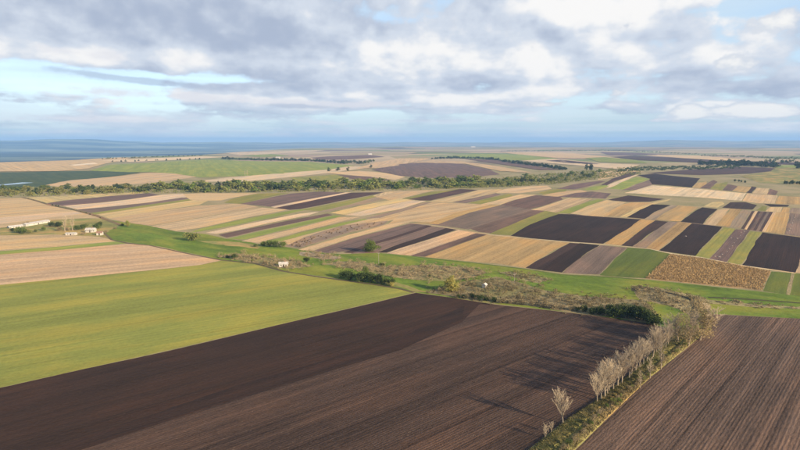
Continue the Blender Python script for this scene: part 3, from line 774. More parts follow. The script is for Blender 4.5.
# ------------------------------------------------------------------ plants
def leaf_cloud(rnd, lobes, n, size, shell=0.5):
    V, Fc = [], []
    wts = [l[3] * l[4] * l[5] for l in lobes]
    for _ in range(n):
        cx, cy, cz, rx, ry, rz = rnd.choices(lobes, wts)[0]
        d = Vector((rnd.gauss(0, 1), rnd.gauss(0, 1), rnd.gauss(0, 1)))
        d.normalize()
        k = rnd.random() ** shell * rnd.uniform(0.8, 1.12)
        p = Vector((cx + d.x * rx * k, cy + d.y * ry * k, max(0.15, cz + d.z * rz * k)))
        s = size * rnd.uniform(0.55, 1.35)
        a = Vector((rnd.gauss(0, 1), rnd.gauss(0, 1), rnd.gauss(0, 1))).normalized()
        b_ = a.orthogonal().normalized()
        c_ = a.cross(b_)
        i = len(V)
        V += [p + b_ * s * 0.5 + c_ * s * 0.15, p + c_ * s * 0.45 - b_ * s * 0.1, p - b_ * s * 0.5 - c_ * s * 0.1, p - c_ * s * 0.5 + b_ * s * 0.05]
        Fc.append((i, i + 1, i + 2, i + 3))
    return [tuple(v) for v in V], Fc

def tube(V, Fc, pts, rads, sides=4):
    base = len(V)
    for i, p in enumerate(pts):
        d = (pts[min(i + 1, len(pts) - 1)] - pts[max(i - 1, 0)])
        d = d.normalized() if d.length > 1e-6 else Vector((0, 0, 1))
        u = d.orthogonal().normalized(); v = d.cross(u)
        for k in range(sides):
            a = 2 * math.pi * k / sides
            q = p + (u * math.cos(a) + v * math.sin(a)) * rads[i]
            V.append((q.x, q.y, q.z))
    for i in range(len(pts) - 1):
        for k in range(sides):
            a = base + i * sides + k; b_ = base + i * sides + (k + 1) % sides
            Fc.append((a, b_, b_ + sides, a + sides))

def make_mesh(name, V, Fc, mat):
    me = bpy.data.meshes.new(name); me.from_pydata(V, [], Fc); me.materials.append(mat); return me

def wobble(rnd, p, d, L_, n, bend):
    pts = [p.copy()]
    d = d.normalized()
    for i in range(n):
        d = (d + Vector((rnd.uniform(-bend, bend), rnd.uniform(-bend, bend), rnd.uniform(-bend * 0.3, bend * 0.6)))).normalized()
        p = p + d * (L_ / n)
        pts.append(p.copy())
    return pts

def leafy_tree(seed, h, wd, n, size, leaf, low=0.12, lobes_n=8, column=0.0):
    rnd = random.Random(seed)
    V, Fc = [], []
    tr = wobble(rnd, Vector((0, 0, -0.2)), Vector((0, 0, 1)), h * 0.7, 5, 0.12)
    tube(V, Fc, tr, [h * 0.022 * (1 - 0.14 * i) for i in range(6)], 6)
    lobes = []
    for i in range(lobes_n):
        a = rnd.uniform(0, 6.28); f = (i + 0.5) / lobes_n
        zc = h * (low + (0.92 - low) * f)
        rw = wd * 0.5 * (math.sin(math.pi * (0.2 + 0.7 * f)) * (1 - column) + column * (1 - 0.5 * f))
        rr_ = rw * rnd.uniform(0.1, 0.62)
        rs = rw * rnd.uniform(0.6, 0.95)
        lobes.append((rr_ * math.cos(a), rr_ * math.sin(a), zc, rs, rs, min(h * rnd.uniform(0.12, 0.2), h - zc + 0.06 * h)))
        q = Vector((rr_ * math.cos(a), rr_ * math.sin(a), zc))
        st = tr[min(5, max(1, int(f * 5)))]
        tube(V, Fc, [st, (st + q) / 2 + Vector((0, 0, 0.1)), q], [h * 0.011, h * 0.008, h * 0.004], 4)
    LV, LF = leaf_cloud(rnd, lobes, n, size)
    return make_mesh('trunk', V, Fc, M['bark']), make_mesh('crown', LV, LF, leaf)

def bare_tree(seed, h, spread, limbs=15, subs=8, twigs=6, thick=1.0, mat=None):
    """leafless tree: trunk and limbs as one mesh, the fan of branches and twigs as the crown"""
    rnd = random.Random(seed)
    V, Fc = [], []; W, G = [], []
    tr = wobble(rnd, Vector((0, 0, -0.2)), Vector((rnd.uniform(-.06, .06), rnd.uniform(-.06, .06), 1)), h * 0.82, 8, 0.07)
    tr_r = [h * 0.017 * (1 - 0.105 * i) * thick for i in range(9)]
    tube(V, Fc, tr, tr_r, 6)
    for i in range(limbs):
        f = 0.2 + 0.75 * (i + rnd.random()) / limbs
        k = min(7, int(f * 8)); q = tr[k].lerp(tr[k + 1], f * 8 - k)
        a = i * 2.4 + rnd.uniform(-.4, .4)
        out = rnd.uniform(0.45, 0.85)
        d = Vector((math.cos(a) * out, math.sin(a) * out, 1.0))
        L_ = spread * (1.0 - 0.45 * f) * rnd.uniform(0.8, 1.15)
        lp = wobble(rnd, q, d, L_, 4, 0.16)
        r0 = h * 0.0075 * (1.15 - 0.7 * f) * thick
        tube(V, Fc, lp, [r0, r0 * .8, r0 * .62, r0 * .45, r0 * .3], 4)
        for j in range(subs):
            g = 0.15 + 0.85 * (j + rnd.random()) / subs
            kk = min(3, int(g * 4)); s0 = lp[kk].lerp(lp[kk + 1], min(1, g * 4 - kk))
            sd_ = (lp[kk + 1] - lp[kk]).normalized() + Vector((rnd.uniform(-.8, .8), rnd.uniform(-.8, .8), rnd.uniform(-.1, .7)))
            sl = L_ * rnd.uniform(0.22, 0.42) * (1.15 - 0.5 * g)
            bp_ = wobble(rnd, s0, sd_, sl, 3, 0.22)
            r1 = max(0.016, h * 0.0026) * thick
            tube(W, G, bp_, [r1, r1 * .8, r1 * .6, r1 * .4], 3)
            for m_ in range(twigs):
                e = rnd.random(); ii = min(2, int(e * 3))
                t0 = bp_[ii].lerp(bp_[ii + 1], e * 3 - ii)
                td = (bp_[ii + 1] - bp_[ii]).normalized() + Vector((rnd.uniform(-.9, .9), rnd.uniform(-.9, .9), rnd.uniform(-.1, .8)))
                tp = wobble(rnd, t0, td, sl * rnd.uniform(0.35, 0.7), 2, 0.2)
                r2 = 0.0135 * thick
                tube(W, G, tp, [r2, r2 * .8, r2 * .5], 3)
    m_ = mat or M['bark_pale']
    return make_mesh('trunk', V, Fc, M['bark_trunk']), make_mesh('crown', W, G, m_)

def bush_mesh(seed, h, wd, n, size, leaf, lobes_n=6):
    rnd = random.Random(seed)
    lobes = []
    for i in range(lobes_n):
        a = rnd.uniform(0, 6.28); d = wd * 0.3 * rnd.random() ** 0.6
        zc = h * rnd.uniform(0.28, 0.62)
        rs = wd * rnd.uniform(0.2, 0.32)
        lobes.append((d * math.cos(a), d * math.sin(a), zc, rs, rs, min(h - zc, h * rnd.uniform(0.3, 0.42))))
    LV, LF = leaf_cloud(rnd, lobes, n, size)
    SV, SF = [], []
    for l in lobes:
        tube(SV, SF, [Vector((l[0] * 0.3, l[1] * 0.3, -0.1)), Vector((l[0] * 0.7, l[1] * 0.7, l[2] * 0.6)), Vector((l[0], l[1], l[2] + l[5] * 0.6))], [h * 0.015, h * 0.01, h * 0.005], 4)
    return make_mesh('stem', SV, SF, M['bark']), make_mesh('foliage', LV, LF, leaf)

def top_h(px_base, top_y):
    """height in metres of a thing whose foot is at the pixel and whose top shows at top_y"""
    x, y, z = pix(*px_base)
    d = y * math.cos(PITCH) - (z - CAM_H) * math.sin(PITCH)     # not exact depth, refined below
    # point (x, y, z+h) projects to top_y
    Yv = (225 - top_y) / F_PX
    # forward = y cosP - (Z-H)(-sinP) ... solve linear equation for Z
    cp, spn = math.cos(PITCH), math.sin(PITCH)
    # camera axes: forward f=(0,cp,-sp), up u=(0,sp,cp)
    # (y*sp + q*cp) = Yv*(y*cp - q*sp)  with q = Z-H
    q = (Yv * y * cp - y * spn) / (cp + Yv * spn)
    return q + CAM_H - z

def plant(name, proto, base_h, px, h, label, cat, group=None, tint=(1, 1, 1), rz=None, world=None, wide=1.0, rnd=random, part_names=('trunk', 'crown')):
    x, y, z = world or pix(*px)
    s = h / base_h
    root = empty(name, (x, y, z + (0.03 if z == 0 else 0.45)), rnd.uniform(0, 6.28) if rz is None else rz, (s * wide, s * wide, s))
    for nm, me in zip(part_names, proto):
        c_ = bpy.data.objects.new(nm, me); c_.color = (*tint, 1)
        col.objects.link(c_); c_.parent = root
    tag(root, label, cat, group)
    return root
BUSH = ('stem', 'foliage')

# prototypes (height 10 m trees, 3 m bushes)
BARE = [bare_tree(20 + i, 10, 5.2 if i else 5.8, 17, 9, 8, 1.2) for i in range(5)]
POPL = [bare_tree(40 + i, 10, 2.2, 22, 7, 4, 1.0) for i in range(2)]
AUT = [leafy_tree(60 + i, 10, 8.5 + i * 0.6, 700, 0.95, M['leaf_autumn'], 0.1, 8) for i in range(3)]
GRN = [leafy_tree(70 + i, 10, 8.5 + i, 700, 0.95, M['leaf_green'], 0.1, 8) for i in range(3)]
DRK = [leafy_tree(80 + i, 10, 7.5, 420, 0.9, M['leaf_dark'], 0.08, 7) for i in range(2)]
NEAR_T = [leafy_tree(90 + i, 10, 10.5, 4200, 0.46, M['leaf_green'], 0.1, 13, 0.55) for i in range(2)]
YEL_T = [leafy_tree(95 + i, 10, 9.0, 3600, 0.5, M['leaf_yellow'], 0.1, 10, 0.5) for i in range(2)]
B_GRN = [bush_mesh(100 + i, 3, 4.2, 900, 0.26, M['leaf_green']) for i in range(3)]
B_DRK = [bush_mesh(110 + i, 3, 4.0, 1000, 0.26, M['leaf_dark']) for i in range(3)]
B_DRY = [bush_mesh(120 + i, 3, 4.4, 700, 0.24, M['leaf_dry']) for i in range(3)]
B_YEL = [bush_mesh(130 + i, 3, 3.6, 800, 0.26, M['leaf_yellow']) for i in range(2)]
B_AUT = [bush_mesh(140 + i, 3, 4.0, 800, 0.26, M['leaf_autumn']) for i in range(2)]

# --- row of leafless trees on the verge
rt = random.Random(11)
plant('bare_tree', BARE[0], 10, (563, 424), top_h((563, 424), 391), 'lone leafless tree standing apart on the grass verge, away from the dense row', 'tree', rnd=rt)
for (bx, by, ty) in [(545, 439, 424), (551, 434, 422)]:
    plant('sapling', BARE[1], 10, (bx, by), top_h((bx, by), ty), 'small leafless sapling on the verge beside the lone bare tree', 'sapling', 'saplings on the verge', rnd=rt)
n_row = 24
RB = [(597, 403), (612, 391), (628, 378), (645, 364), (658, 353), (668, 345)]
RT = [372, 360, 349, 336, 327, 321]
for i in range(n_row):
    f = i / (n_row - 1) * (len(RB) - 1); k = min(int(f), len(RB) - 2); g = f - k
    bx = RB[k][0] + (RB[k + 1][0] - RB[k][0]) * g + rt.uniform(-1.5, 2.0); by = RB[k][1] + (RB[k + 1][1] - RB[k][1]) * g + rt.uniform(-1, 1.2)
    ty = RT[k] + (RT[k + 1] - RT[k]) * g + rt.uniform(-4, 7)
    if i == 0:
        lb, gp = 'first bare tree of the dense row, on its end towards the lone tree', None
    else:
        lb, gp = 'pale leafless tree in the dense row along the grass verge', 'bare trees in the verge row'
    plant('bare_tree', BARE[i % 5], 10, (bx, by), top_h((bx, by), ty), lb, 'tree', gp, rnd=rt, wide=rt.uniform(0.85, 1.35))
for i, (bx, by, ty) in enumerate([(661, 369, 338), (640, 388, 366), (650, 378, 352)]):
    plant('bare_tree', POPL[i % 2], 10, (bx, by), top_h((bx, by), ty), 'slender young bare tree on the far bank of the ditch beside the row', 'tree', 'slender trees across the ditch', rnd=rt, wide=1.2)
# big pale trees closing the row
BIG = [bare_tree(200 + i, 10, 4.0, 20, 9, 7, 1.15) for i in range(2)]
def big_tree(px, ty, i, label, wide, nleaf):
    h = top_h(px, ty)
    root = plant('autumn_tree', BIG[i], 10, px, h, label, 'tree', rnd=rt, wide=wide)
    rnd = random.Random(300 + i)
    lobes = [(rnd.uniform(-1.3, 1.3), rnd.uniform(-1.3, 1.3), z_, 1.6, 1.6, 1.3) for z_ in (1.6, 2.6, 3.4, 4.3, 5.2, 6.0, 6.8, 7.6, 8.3)]
    LV, LF = leaf_cloud(rnd, lobes, nleaf, 0.16, 0.4)
    lf = mesh_obj('leaves', LV, LF, M['leaf_dry'], root)
    lf.color = (1.35, 1.3, 1.15, 1)
big_tree((678, 343), 312, 0, 'tall pale tree with thin leaves beside the tallest tree at the row end', 1.5, 1800)
big_tree((688, 346), 309, 1, 'pale sparse tree squeezed between two taller trees at the end of the row', 1.2, 1500)
big_tree((700, 340), 298, 0, 'tallest yellowish tree at the end of the verge row, by the meadow', 1.45, 4200)

# --- plants on the verge: bushes along the ditch bank
for i in range(60):
    t = 0.05 + 0.93 * (i + rt.random()) / 60; s = rt.choice([0.72, 0.76, 0.8, 0.86, 0.9, 0.92])
    x, y, z = verge_pt(t, s)
    pr = rt.choice([B_DRY, B_AUT, B_GRN, B_DRY, B_AUT]); pr_i = rt.choice(pr)
    lab = {id(B_DRY): 'low dry brown bush on the verge beside the ditch', id(B_AUT): 'low olive bush on the verge beside the ditch', id(B_GRN): 'low green bush on the verge beside the ditch'}[id(pr)]
    plant('verge_bush', pr_i, 3, None, rt.uniform(0.8, 1.7), lab, 'bush', lab.replace('low', 'low').replace(' beside the ditch', ' bushes').replace('bush on', 'growth on'), rnd=rt, world=(x, y, z * 0.9), part_names=BUSH)
plant('verge_bush', B_YEL[0], 3, (706, 331), top_h((706, 331), 303), 'bright yellow leafy bush against the tallest row tree by the meadow', 'bush', rnd=rt, wide=0.35, part_names=BUSH)

# grass tufts on the verge
rg_ = random.Random(5)
GV, GF, GK = [], [], []
for i in range(26000):
    t = rg_.random(); s = rg_.choice([rg_.uniform(0.02, 0.56), rg_.uniform(0.02, 0.56), rg_.uniform(0.68, 0.98)])
    x, y, z = verge_pt(t, s); z = z * 0.95
    h = rg_.uniform(0.2, 0.55) * (1.5 if s > 0.68 else 1.0); a = rg_.uniform(0, 6.28); wd = rg_.uniform(0.05, 0.16)
    lx, ly = rg_.uniform(-.2, .2), rg_.uniform(-.2, .2)
    k = len(GV)
    GV += [(x - wd * math.cos(a), y - wd * math.sin(a), z), (x + wd * math.cos(a), y + wd * math.sin(a), z), (x + lx, y + ly, z + h)]
    GF.append((k, k + 1, k + 2)); GK.append((x, y, z, s > 0.68 or rg_.random() < 0.12))
mi = [1 if v[3] else 0 for v in GK]
vg = mesh_obj('verge_grass', GV, GF, [M['weed'], M['leaf_dry']], mat_idx=mi)
vg.color = (1.05, 1.05, 1.0, 1)
tag(vg, 'rough grass and dry weeds growing along the verge under the bare trees', 'grass', kind='stuff')

# --- dark hedge at the head of the ploughed field
rb = random.Random(21)
def bush(px, ty, protos, label, group=None, wide=1.0, name='bush', tint=(1, 1, 1), cat='bush'):
    return plant(name, rb.choice(protos), 3, px, top_h(px, ty), label, cat, group, tint=tint, rnd=rb, wide=wide, part_names=BUSH)
hd = [(577, 311, 306), (586, 312, 304), (594, 314, 305), (602, 314.5, 304), (609, 316, 305.5), (616, 316, 303), (623, 318, 305), (630, 318.5, 304), (637, 320, 307), (644, 321.5, 308), (651, 323, 310), (657, 325, 314), (612, 313, 303), (626, 315, 304), (640, 317, 306)]
for bx, by, ty in hd:
    bush((bx, by), ty, B_DRK, 'dark green hedge bush in the line at the head of the ploughed field', 'dark hedge bushes', 1.15)
bush((583, 311.5), 304.5, B_YEL, 'yellowish bush at the end of the dark green hedge line', None, 0.8)
for bx, by, ty in [(458, 297.5, 293.5), (465, 298.5, 294), (472, 299, 293.5), (479, 300, 294), (487, 301, 296), (494, 302, 296.5)]:
    bush((bx, by), ty, B_DRK, 'low dark bush along the field edge right of the yellow tree', 'low dark bushes at the field edge', 1.3)
for bx, by, ty in [(503, 303, 297), (513, 304, 298), (522, 305, 299), (532, 306, 300), (545, 307.5, 300), (554, 308.5, 302), (563, 309, 304), (571, 310, 305)]:
    bush((bx, by), ty, B_DRY, 'brown leafless bush lining the head of the ploughed field', 'brown bushes at the field head', 1.2)
# yellow tree and white scrub
plant('yellow_tree', YEL_T[0], 10, (451, 291.5), top_h((451, 291.5), 275.5), 'yellow leafed tree standing at the corner of the dark ploughed field', 'tree', rnd=rb, wide=1.15)
bush((441, 291), 286, B_DRY, 'whitish dry bush leaning against the yellow tree', None, 1.0, tint=(1.7, 1.7, 1.7))
# cluster by the green field
for i, (bx, by, ty) in enumerate([(344, 277.5, 268.5), (351, 279.3, 269.5), (357, 280.5, 270.5), (363, 281.5, 271), (370, 282.5, 272.5), (377, 283.3, 274), (384, 284, 275), (390, 285.3, 278)]):
    bush((bx, by), ty, B_DRK if i % 3 else B_GRN, 'dark green bush in the thick clump at the edge of the green field', 'bushes in the field edge clump', 1.1)
plant('green_tree', NEAR_T[1], 10, (366, 278), top_h((366, 278), 265.5), 'pale green tree rising behind the clump of dark bushes', 'tree', rnd=rb, wide=0.75)
bush((392, 286.5), 281, B_YEL, 'yellow green bush at the tail of the dark bush clump', None, 0.8)
# lone round tree with the long shadow
plant('round_tree', NEAR_T[0], 10, (370.5, 252), top_h((370.5, 252), 239.5), 'lone round green tree with long shadow at the edge of the strip fields', 'tree', rnd=rb, wide=1.3)
for bx, by, ty in [(264, 246, 240.5), (270, 246.5, 239), (276, 247, 239.5), (282, 247.3, 240.5)]:
    bush((bx, by), ty, B_GRN, 'olive green bush in the group of four at the ends of the strip fields', 'group of four bushes', 1.1)
bush((256, 247), 243.5, B_AUT, 'single low olive bush beside the group of four', None, 1.3)
bush((192, 240.5), 231, B_AUT, 'lone yellowish bush on the green meadow by the tan strips', None, 1.5)
bush((127.5, 226.5), 219, B_YEL, 'small yellow tree at the corner where the field baulks meet', None, 0.75)
bush((122, 226), 223, B_DRK, 'small dark bush beside the yellow tree at the baulk corner', None, 1.4)
for bx, by, ty, pr, lb in [(234.5, 258.5, 252.5, B_GRN, 'upright green bush on the bank above the green field'), (228, 258, 254.5, B_DRK, 'low dark bush beside the upright green bush on the bank'), (221, 256, 253.5, B_GRN, 'small green bush at the upper corner of the green field'),
                           (306.5, 262.5, 257, B_DRK, 'dark green bush right of the white cottage by the green field'), (300, 263.5, 260, B_DRY, 'brown bush between the white cottage and the dark bush'), (265, 264.5, 260.5, B_DRY, 'brown bush well left of the white cottage'), (272, 266, 262, B_DRY, 'brown bush just left of the white cottage wall'), (252, 261.5, 258.5, B_AUT, 'olive bush on the bank between the upright bush and the cottage'),
                           (382, 267, 262.5, B_DRK, 'small dark bush on the meadow below the lone round tree'), (430, 277.5, 274, B_DRK, 'dark bush in the dry scrub above the yellow tree'), (490, 287, 283, B_DRY, 'brown bush beside the small white hut')]:
    bush((bx, by), ty, pr, lb)

# --- dry scrub: uncountable thicket on the dry patches
def inside(P, x, y):
    c_ = False; j = len(P) - 1
    for i in range(len(P)):
        if (P[i][1] > y) != (P[j][1] > y) and x < (P[j][0] - P[i][0]) * (y - P[i][1]) / (P[j][1] - P[i][1]) + P[i][0]:
            c_ = not c_
        j = i
    return c_
def scatter(P, n, rnd):
    xs = [p[0] for p in P]; ys = [p[1] for p in P]; out = []
    for _ in range(n * 6):
        x, y = rnd.uniform(min(xs), max(xs)), rnd.uniform(min(ys), max(ys))
        if inside(P, x, y):
            out.append((x, y))
            if len(out) >= n: break
    return out
def area(P):
    return abs(sum(P[i][0] * P[i - 1][1] - P[i - 1][0] * P[i][1] for i in range(len(P)))) / 2
rs_ = random.Random(8)
SCL = ['dry scrub thicket below the pale path on the meadow', 'brown scrub belt along the head of the ploughed field', 'dry scrub tongue between two green meadow strips', 'dry scrub around the foot of the lone round tree meadow', 'pinkish dry scrub at the ends of the strip fields', 'dry scrub inside the bend of the dark ditch', 'dry scrub around the white cottage', 'pale dry grass line crossing the green meadow']
for i, (k, P) in enumerate(dry_pts[:8]):
    ar = area(P); ncl = int(min(520, max(30, ar / 6)))
    V, Fc = [], []
    for (x, y) in scatter(P, ncl, rs_):
        big = rs_.random() ** 2.2
        h = 0.5 + 2.8 * big; wd = rs_.uniform(0.9, 2.2) + big * 2.0; x += rs_.gauss(0, 2.5); y += rs_.gauss(0, 4)
        if i == 7: h *= 0.4
        LV, LF = leaf_cloud(rs_, [(x, y, h * 0.45, wd * 0.6, wd * 0.6, h * 0.5)], int(24 + 70 * big), 0.36)
        b0 = len(V); V += LV; Fc += [tuple(b0 + q for q in f) for f in LF]
    tag(mesh_obj('dry_scrub', V, Fc, M['leaf_dry']), SCL[i], 'scrub', kind='stuff')

# --- standing maize
mz = [pix(*p)[:2] for p in [(645, 278.3), (671, 254.3), (700, 258.2), (730, 263.8), (770, 271.4), (762.5, 290), (745, 288), (700, 283.6)]]
V, Fc = [], []
for (x, y) in scatter(mz, 15000, rs_):
    h = rs_.uniform(0.35, 1.0); a = rs_.uniform(0, 3.14); wd = rs_.uniform(0.08, 0.2)
    lx, ly = rs_.uniform(-.35, .35), rs_.uniform(-.35, .35)
    k = len(V); ca_, sa_ = math.cos(a) * wd, math.sin(a) * wd
    V += [(x - ca_, y - sa_, 0.03), (x + ca_, y + sa_, 0.03), (x + lx + ca_ * 1.3, y + ly + sa_ * 1.3, h * 0.8), (x + lx * 1.5, y + ly * 1.5, h)]
    Fc.append((k, k + 1, k + 2, k + 3))
tag(mesh_obj('maize_crop', V, Fc, M['maize']), 'dry standing maize on the ochre plot above the meadow', 'maize', kind='stuff')

# --- small tufts in rows on the rough brown plot
Pm = [pix(*p)[:2] for p in [(288, 246), (305, 238), (344, 226), (384, 221.5), (382, 225), (352, 231.5), (312, 243.5), (300, 247.5)]]
for i in range(5):
    f = (i + 0.5) / 5
    for j in range(15):
        g = (j + 0.5 + rs_.uniform(-.3, .3)) / 15
        a = np.interp(g, [0, .33, .66, 1], [288, 305, 344, 386]), np.interp(g, [0, .33, .66, 1], [246, 238.3, 226.4, 221.3])
        b_ = np.interp(g, [0, .33, .66, 1], [300, 313, 353, 384]), np.interp(g, [0, .33, .66, 1], [247.8, 243.2, 231.3, 224.5])
        px = (a[0] + (b_[0] - a[0]) * f, a[1] + (b_[1] - a[1]) * f)
        if rs_.random() < 0.25: continue
        plant('vine_tuft', rs_.choice(B_DRY), 3, px, rs_.uniform(0.8, 1.9), 'small brown bush in the rows on the rough brown strip', 'bush', 'bushes in rows on the brown strip', rnd=rs_, part_names=BUSH, tint=rs_.choice([(0.5, 0.45, 0.42), (0.9, 0.85, 0.8)]))

# --- straw heaps on two mauve strips
hv = bmesh.new(); bmesh.ops.create_icosphere(hv, subdivisions=2, radius=1.0)
rh = random.Random(4)
for v in hv.verts:
    v.co *= rh.uniform(0.85, 1.12); v.co.z = max(-0.05, v.co.z) * 0.8
heap_me = bpy.data.meshes.new('straw_heap'); hv.to_mesh(heap_me); hv.free(); heap_me.materials.append(simple_mat('bleached_straw', (0.34, 0.28, 0.22), (0.24, 0.20, 0.15), 1.5))
for (px, s) in [((719, 257), .9), ((722, 254.5), .6), ((715, 256.5), .6), ((729, 249), .7), ((727, 251.5), .5), ((732, 246), .6), ((734, 243), .5), ((737, 238.5), .8), ((740, 235.5), .5), ((744, 231.5), .8), ((741, 232.5), .6), ((731, 238), .6)]:
    x, y, z = pix(*px)
    o = bpy.data.objects.new('straw_heap', heap_me); col.objects.link(o); o.location = (x, y, z + 0.04); o.scale = (s * rh.uniform(.8, 1.5), s, s * 0.7); o.rotation_euler = (0, 0, rh.uniform(0, 6))
    tag(o, 'small pale straw heap on the mauve strip between two olive strips', 'straw heap', 'straw heaps between the olive strips')
for (px, s) in [((789, 231), .9), ((790, 228.5), .8), ((791.5, 226), .8), ((792, 223), .9), ((793, 220.5), .7), ((794, 217.5), .8), ((685.6, 236.3), 0.8)]:
    x, y, z = pix(*px)
    o = bpy.data.objects.new('straw_heap', heap_me); col.objects.link(o); o.location = (x, y, z + 0.04); o.scale = (s * 1.2, s, s * 0.7); o.rotation_euler = (0, 0, rh.uniform(0, 6))
    if px[0] == 685.6: tag(o, 'single pale heap in the middle of a dark ploughed strip', 'straw heap')
    else: tag(o, 'small pale heap in a row along the grey strip beside an ochre strip', 'straw heap', 'straw heaps on the grey strip')

# ------------------------------------------------------------------ farm buildings
def box(V, Fc, x0, x1, y0, y1, z0, z1):
    k = len(V)
    V += [(x0, y0, z0), (x1, y0, z0), (x1, y1, z0), (x0, y1, z0), (x0, y0, z1), (x1, y0, z1), (x1, y1, z1), (x0, y1, z1)]
    Fc += [(k, k + 3, k + 2, k + 1), (k + 4, k + 5, k + 6, k + 7), (k, k + 1, k + 5, k + 4), (k + 1, k + 2, k + 6, k + 5), (k + 2, k + 3, k + 7, k + 6), (k + 3, k, k + 4, k + 7)]
def house(px, L_, Wd, H_, rise, rz, label, cat, name, roof, wins=2, chim=True, group=None):
    x, y, z = pix(*px)
    root = empty(name, (x, y, z + 0.02), rz)
    V, Fc = [], []
    l, wd = L_ / 2, Wd / 2
    V = [(-l, -wd, 0), (l, -wd, 0), (l, wd, 0), (-l, wd, 0), (-l, -wd, H_), (l, -wd, H_), (l, wd, H_), (-l, wd, H_), (-l, 0, H_ + rise), (l, 0, H_ + rise)]
    Fc = [(0, 1, 5, 4), (2, 3, 7, 6), (1, 2, 6, 9, 5), (3, 0, 4, 8, 7), (0, 3, 2, 1)]
    mesh_obj('wall', V, Fc, M['white_wall'], root)
    o_, t_ = 0.35, 0.14
    rv_, rf_ = [], []
    sl = rise / wd
    for s in (-1, 1):
        k = len(rv_)
        y0, z0 = s * (wd + o_), H_ - o_ * sl + 0.02
        rv_ += [(-l - o_, y0, z0), (l + o_, y0, z0), (l + o_, 0, H_ + rise + 0.02), (-l - o_, 0, H_ + rise + 0.02)]
        rv_ += [(a, b_, c_ + t_) for a, b_, c_ in rv_[k:k + 4]]
        rf_ += [(k, k + 1, k + 2, k + 3), (k + 4, k + 5, k + 6, k + 7), (k, k + 1, k + 5, k + 4), (k + 1, k + 2, k + 6, k + 5), (k + 3, k, k + 4, k + 7)]
    ro = mesh_obj('roof', rv_, rf_, roof, root)
    if chim:
        V, Fc = [], []; box(V, Fc, l * 0.3, l * 0.3 + 0.6, -0.3, 0.3, H_ + rise - 0.3, H_ + rise + 0.9)
        mesh_obj('chimney', V, Fc, M['roof_brown'], ro)
    V, Fc = [], []; box(V, Fc, -0.5, 0.5, -wd - 0.05, -wd + 0.02, 0.02, min(2.0, H_ * 0.85)); mesh_obj('door', V, Fc, M['dark_open'], root)
    for i in range(wins):
        for s in (-1, 1):
            cx = s * l * (0.35 + 0.5 * i) if wins > 1 else s * l * 0.55
            if abs(cx) < 1.0 or abs(cx) + 0.5 > l: continue
            V, Fc = [], []; box(V, Fc, cx - 0.5, cx + 0.5, -wd - 0.04, -wd + 0.02, H_ * 0.38, H_ * 0.78); wo_ = mesh_obj('window', V, Fc, M['white_wall'], root)
            V, Fc = [], []; box(V, Fc, cx - 0.4, cx + 0.4, -wd - 0.06, -wd - 0.03, H_ * 0.42, H_ * 0.74); mesh_obj('pane', V, Fc, M['glass'], wo_)
    tag(root, label, cat, group)
    return root
house((283.5, 266.3), 5.6, 4.0, 1.9, 1.0, R(14), 'white cottage among brown bushes at the edge of the green field', 'cottage', 'cottage', M['roof_white'], 1)
house((484.5, 287.5), 2.4, 2.0, 1.7, 0.6, R(62), 'tiny white hut alone in the brown scrub', 'hut', 'hut', M['roof_white'], 0, False)
house((91, 232), 7.5, 5.0, 2.3, 1.4, R(8), 'white farmhouse with pale roof among trees of the homestead', 'farmhouse', 'farmhouse', M['roof_white'], 2)
house((71.5, 235), 8.5, 3.0, 1.5, 0.6, R(4), 'long low white shed below the farmhouse and poplars', 'shed', 'farm_shed', M['roof_white'], 1, False)
house((100, 235), 4.5, 3.5, 2.2, 1.0, R(10), 'small brown roofed outbuilding beside the white farmhouse', 'outbuilding', 'outbuilding', M['roof_brown'], 0, False)
a_, b2 = pix(9, 228), pix(28, 225.5)
def long_barn(p0, p1, Wd, H_, label):
    a, b_ = pix(*p0), pix(*p1)
    L_ = math.hypot(b_[0] - a[0], b_[1] - a[1])
    o = house(((p0[0] + p1[0]) / 2, (p0[1] + p1[1]) / 2), L_, Wd, H_, 1.0, math.atan2(b_[1] - a[1], b_[0] - a[0]), label, 'barn', 'barn', M['roof_white'], 2, False)
    return o
long_barn((8.5, 228.3), (22, 226.8), 5, 1.2, 'lower white barn at the field end of the two long barns')
long_barn((24, 226.3), (48, 222.3), 6, 1.7, 'taller white long barn above the homestead bushes')
# homestead planting
for i, (bx, by) in enumerate([(65, 231.5), (72.5, 230.5)]):
    plant('poplar', POPL[i], 10, (bx, by), top_h((bx, by), 213.5), ['pale bare poplar standing over the low white shed', 'second pale bare poplar between the first and the farmhouse'][i], 'tree', rnd=rb, wide=1.4, tint=(1, 1, 1))
for bx, by, ty, pr in [(12, 231, 227, B_DRK), (19, 233, 225.5, B_GRN), (24, 233.5, 227, B_GRN), (30, 233, 229, B_AUT), (36, 232, 228.5, B_AUT), (43, 230.5, 226, B_GRN), (52, 226.5, 221.5, B_DRK), (56, 227, 221, B_DRK), (61, 226, 221, B_AUT), (59, 231, 226.5, B_DRY), (68, 230.5, 226, B_DRY), (77, 230, 224.5, B_GRN), (82, 229.5, 223.5, B_GRN), (86, 227.5, 223, B_AUT), (96, 229, 222.5, B_GRN), (99, 226.5, 221.5, B_DRK), (84, 235, 231, B_DRY), (24, 224.5, 222, B_DRY), (28, 223.5, 221, B_DRY), (106, 233, 229.5, B_DRY), (115, 229, 226.5, B_DRY)]:
    kind_ = {id(B_DRK): 'dark', id(B_GRN): 'green', id(B_AUT): 'olive', id(B_DRY): 'brown'}[id(pr)]
    bush((bx, by), ty, pr, kind_ + ' bush growing around the white homestead buildings', kind_ + ' bushes of the homestead', 1.1)
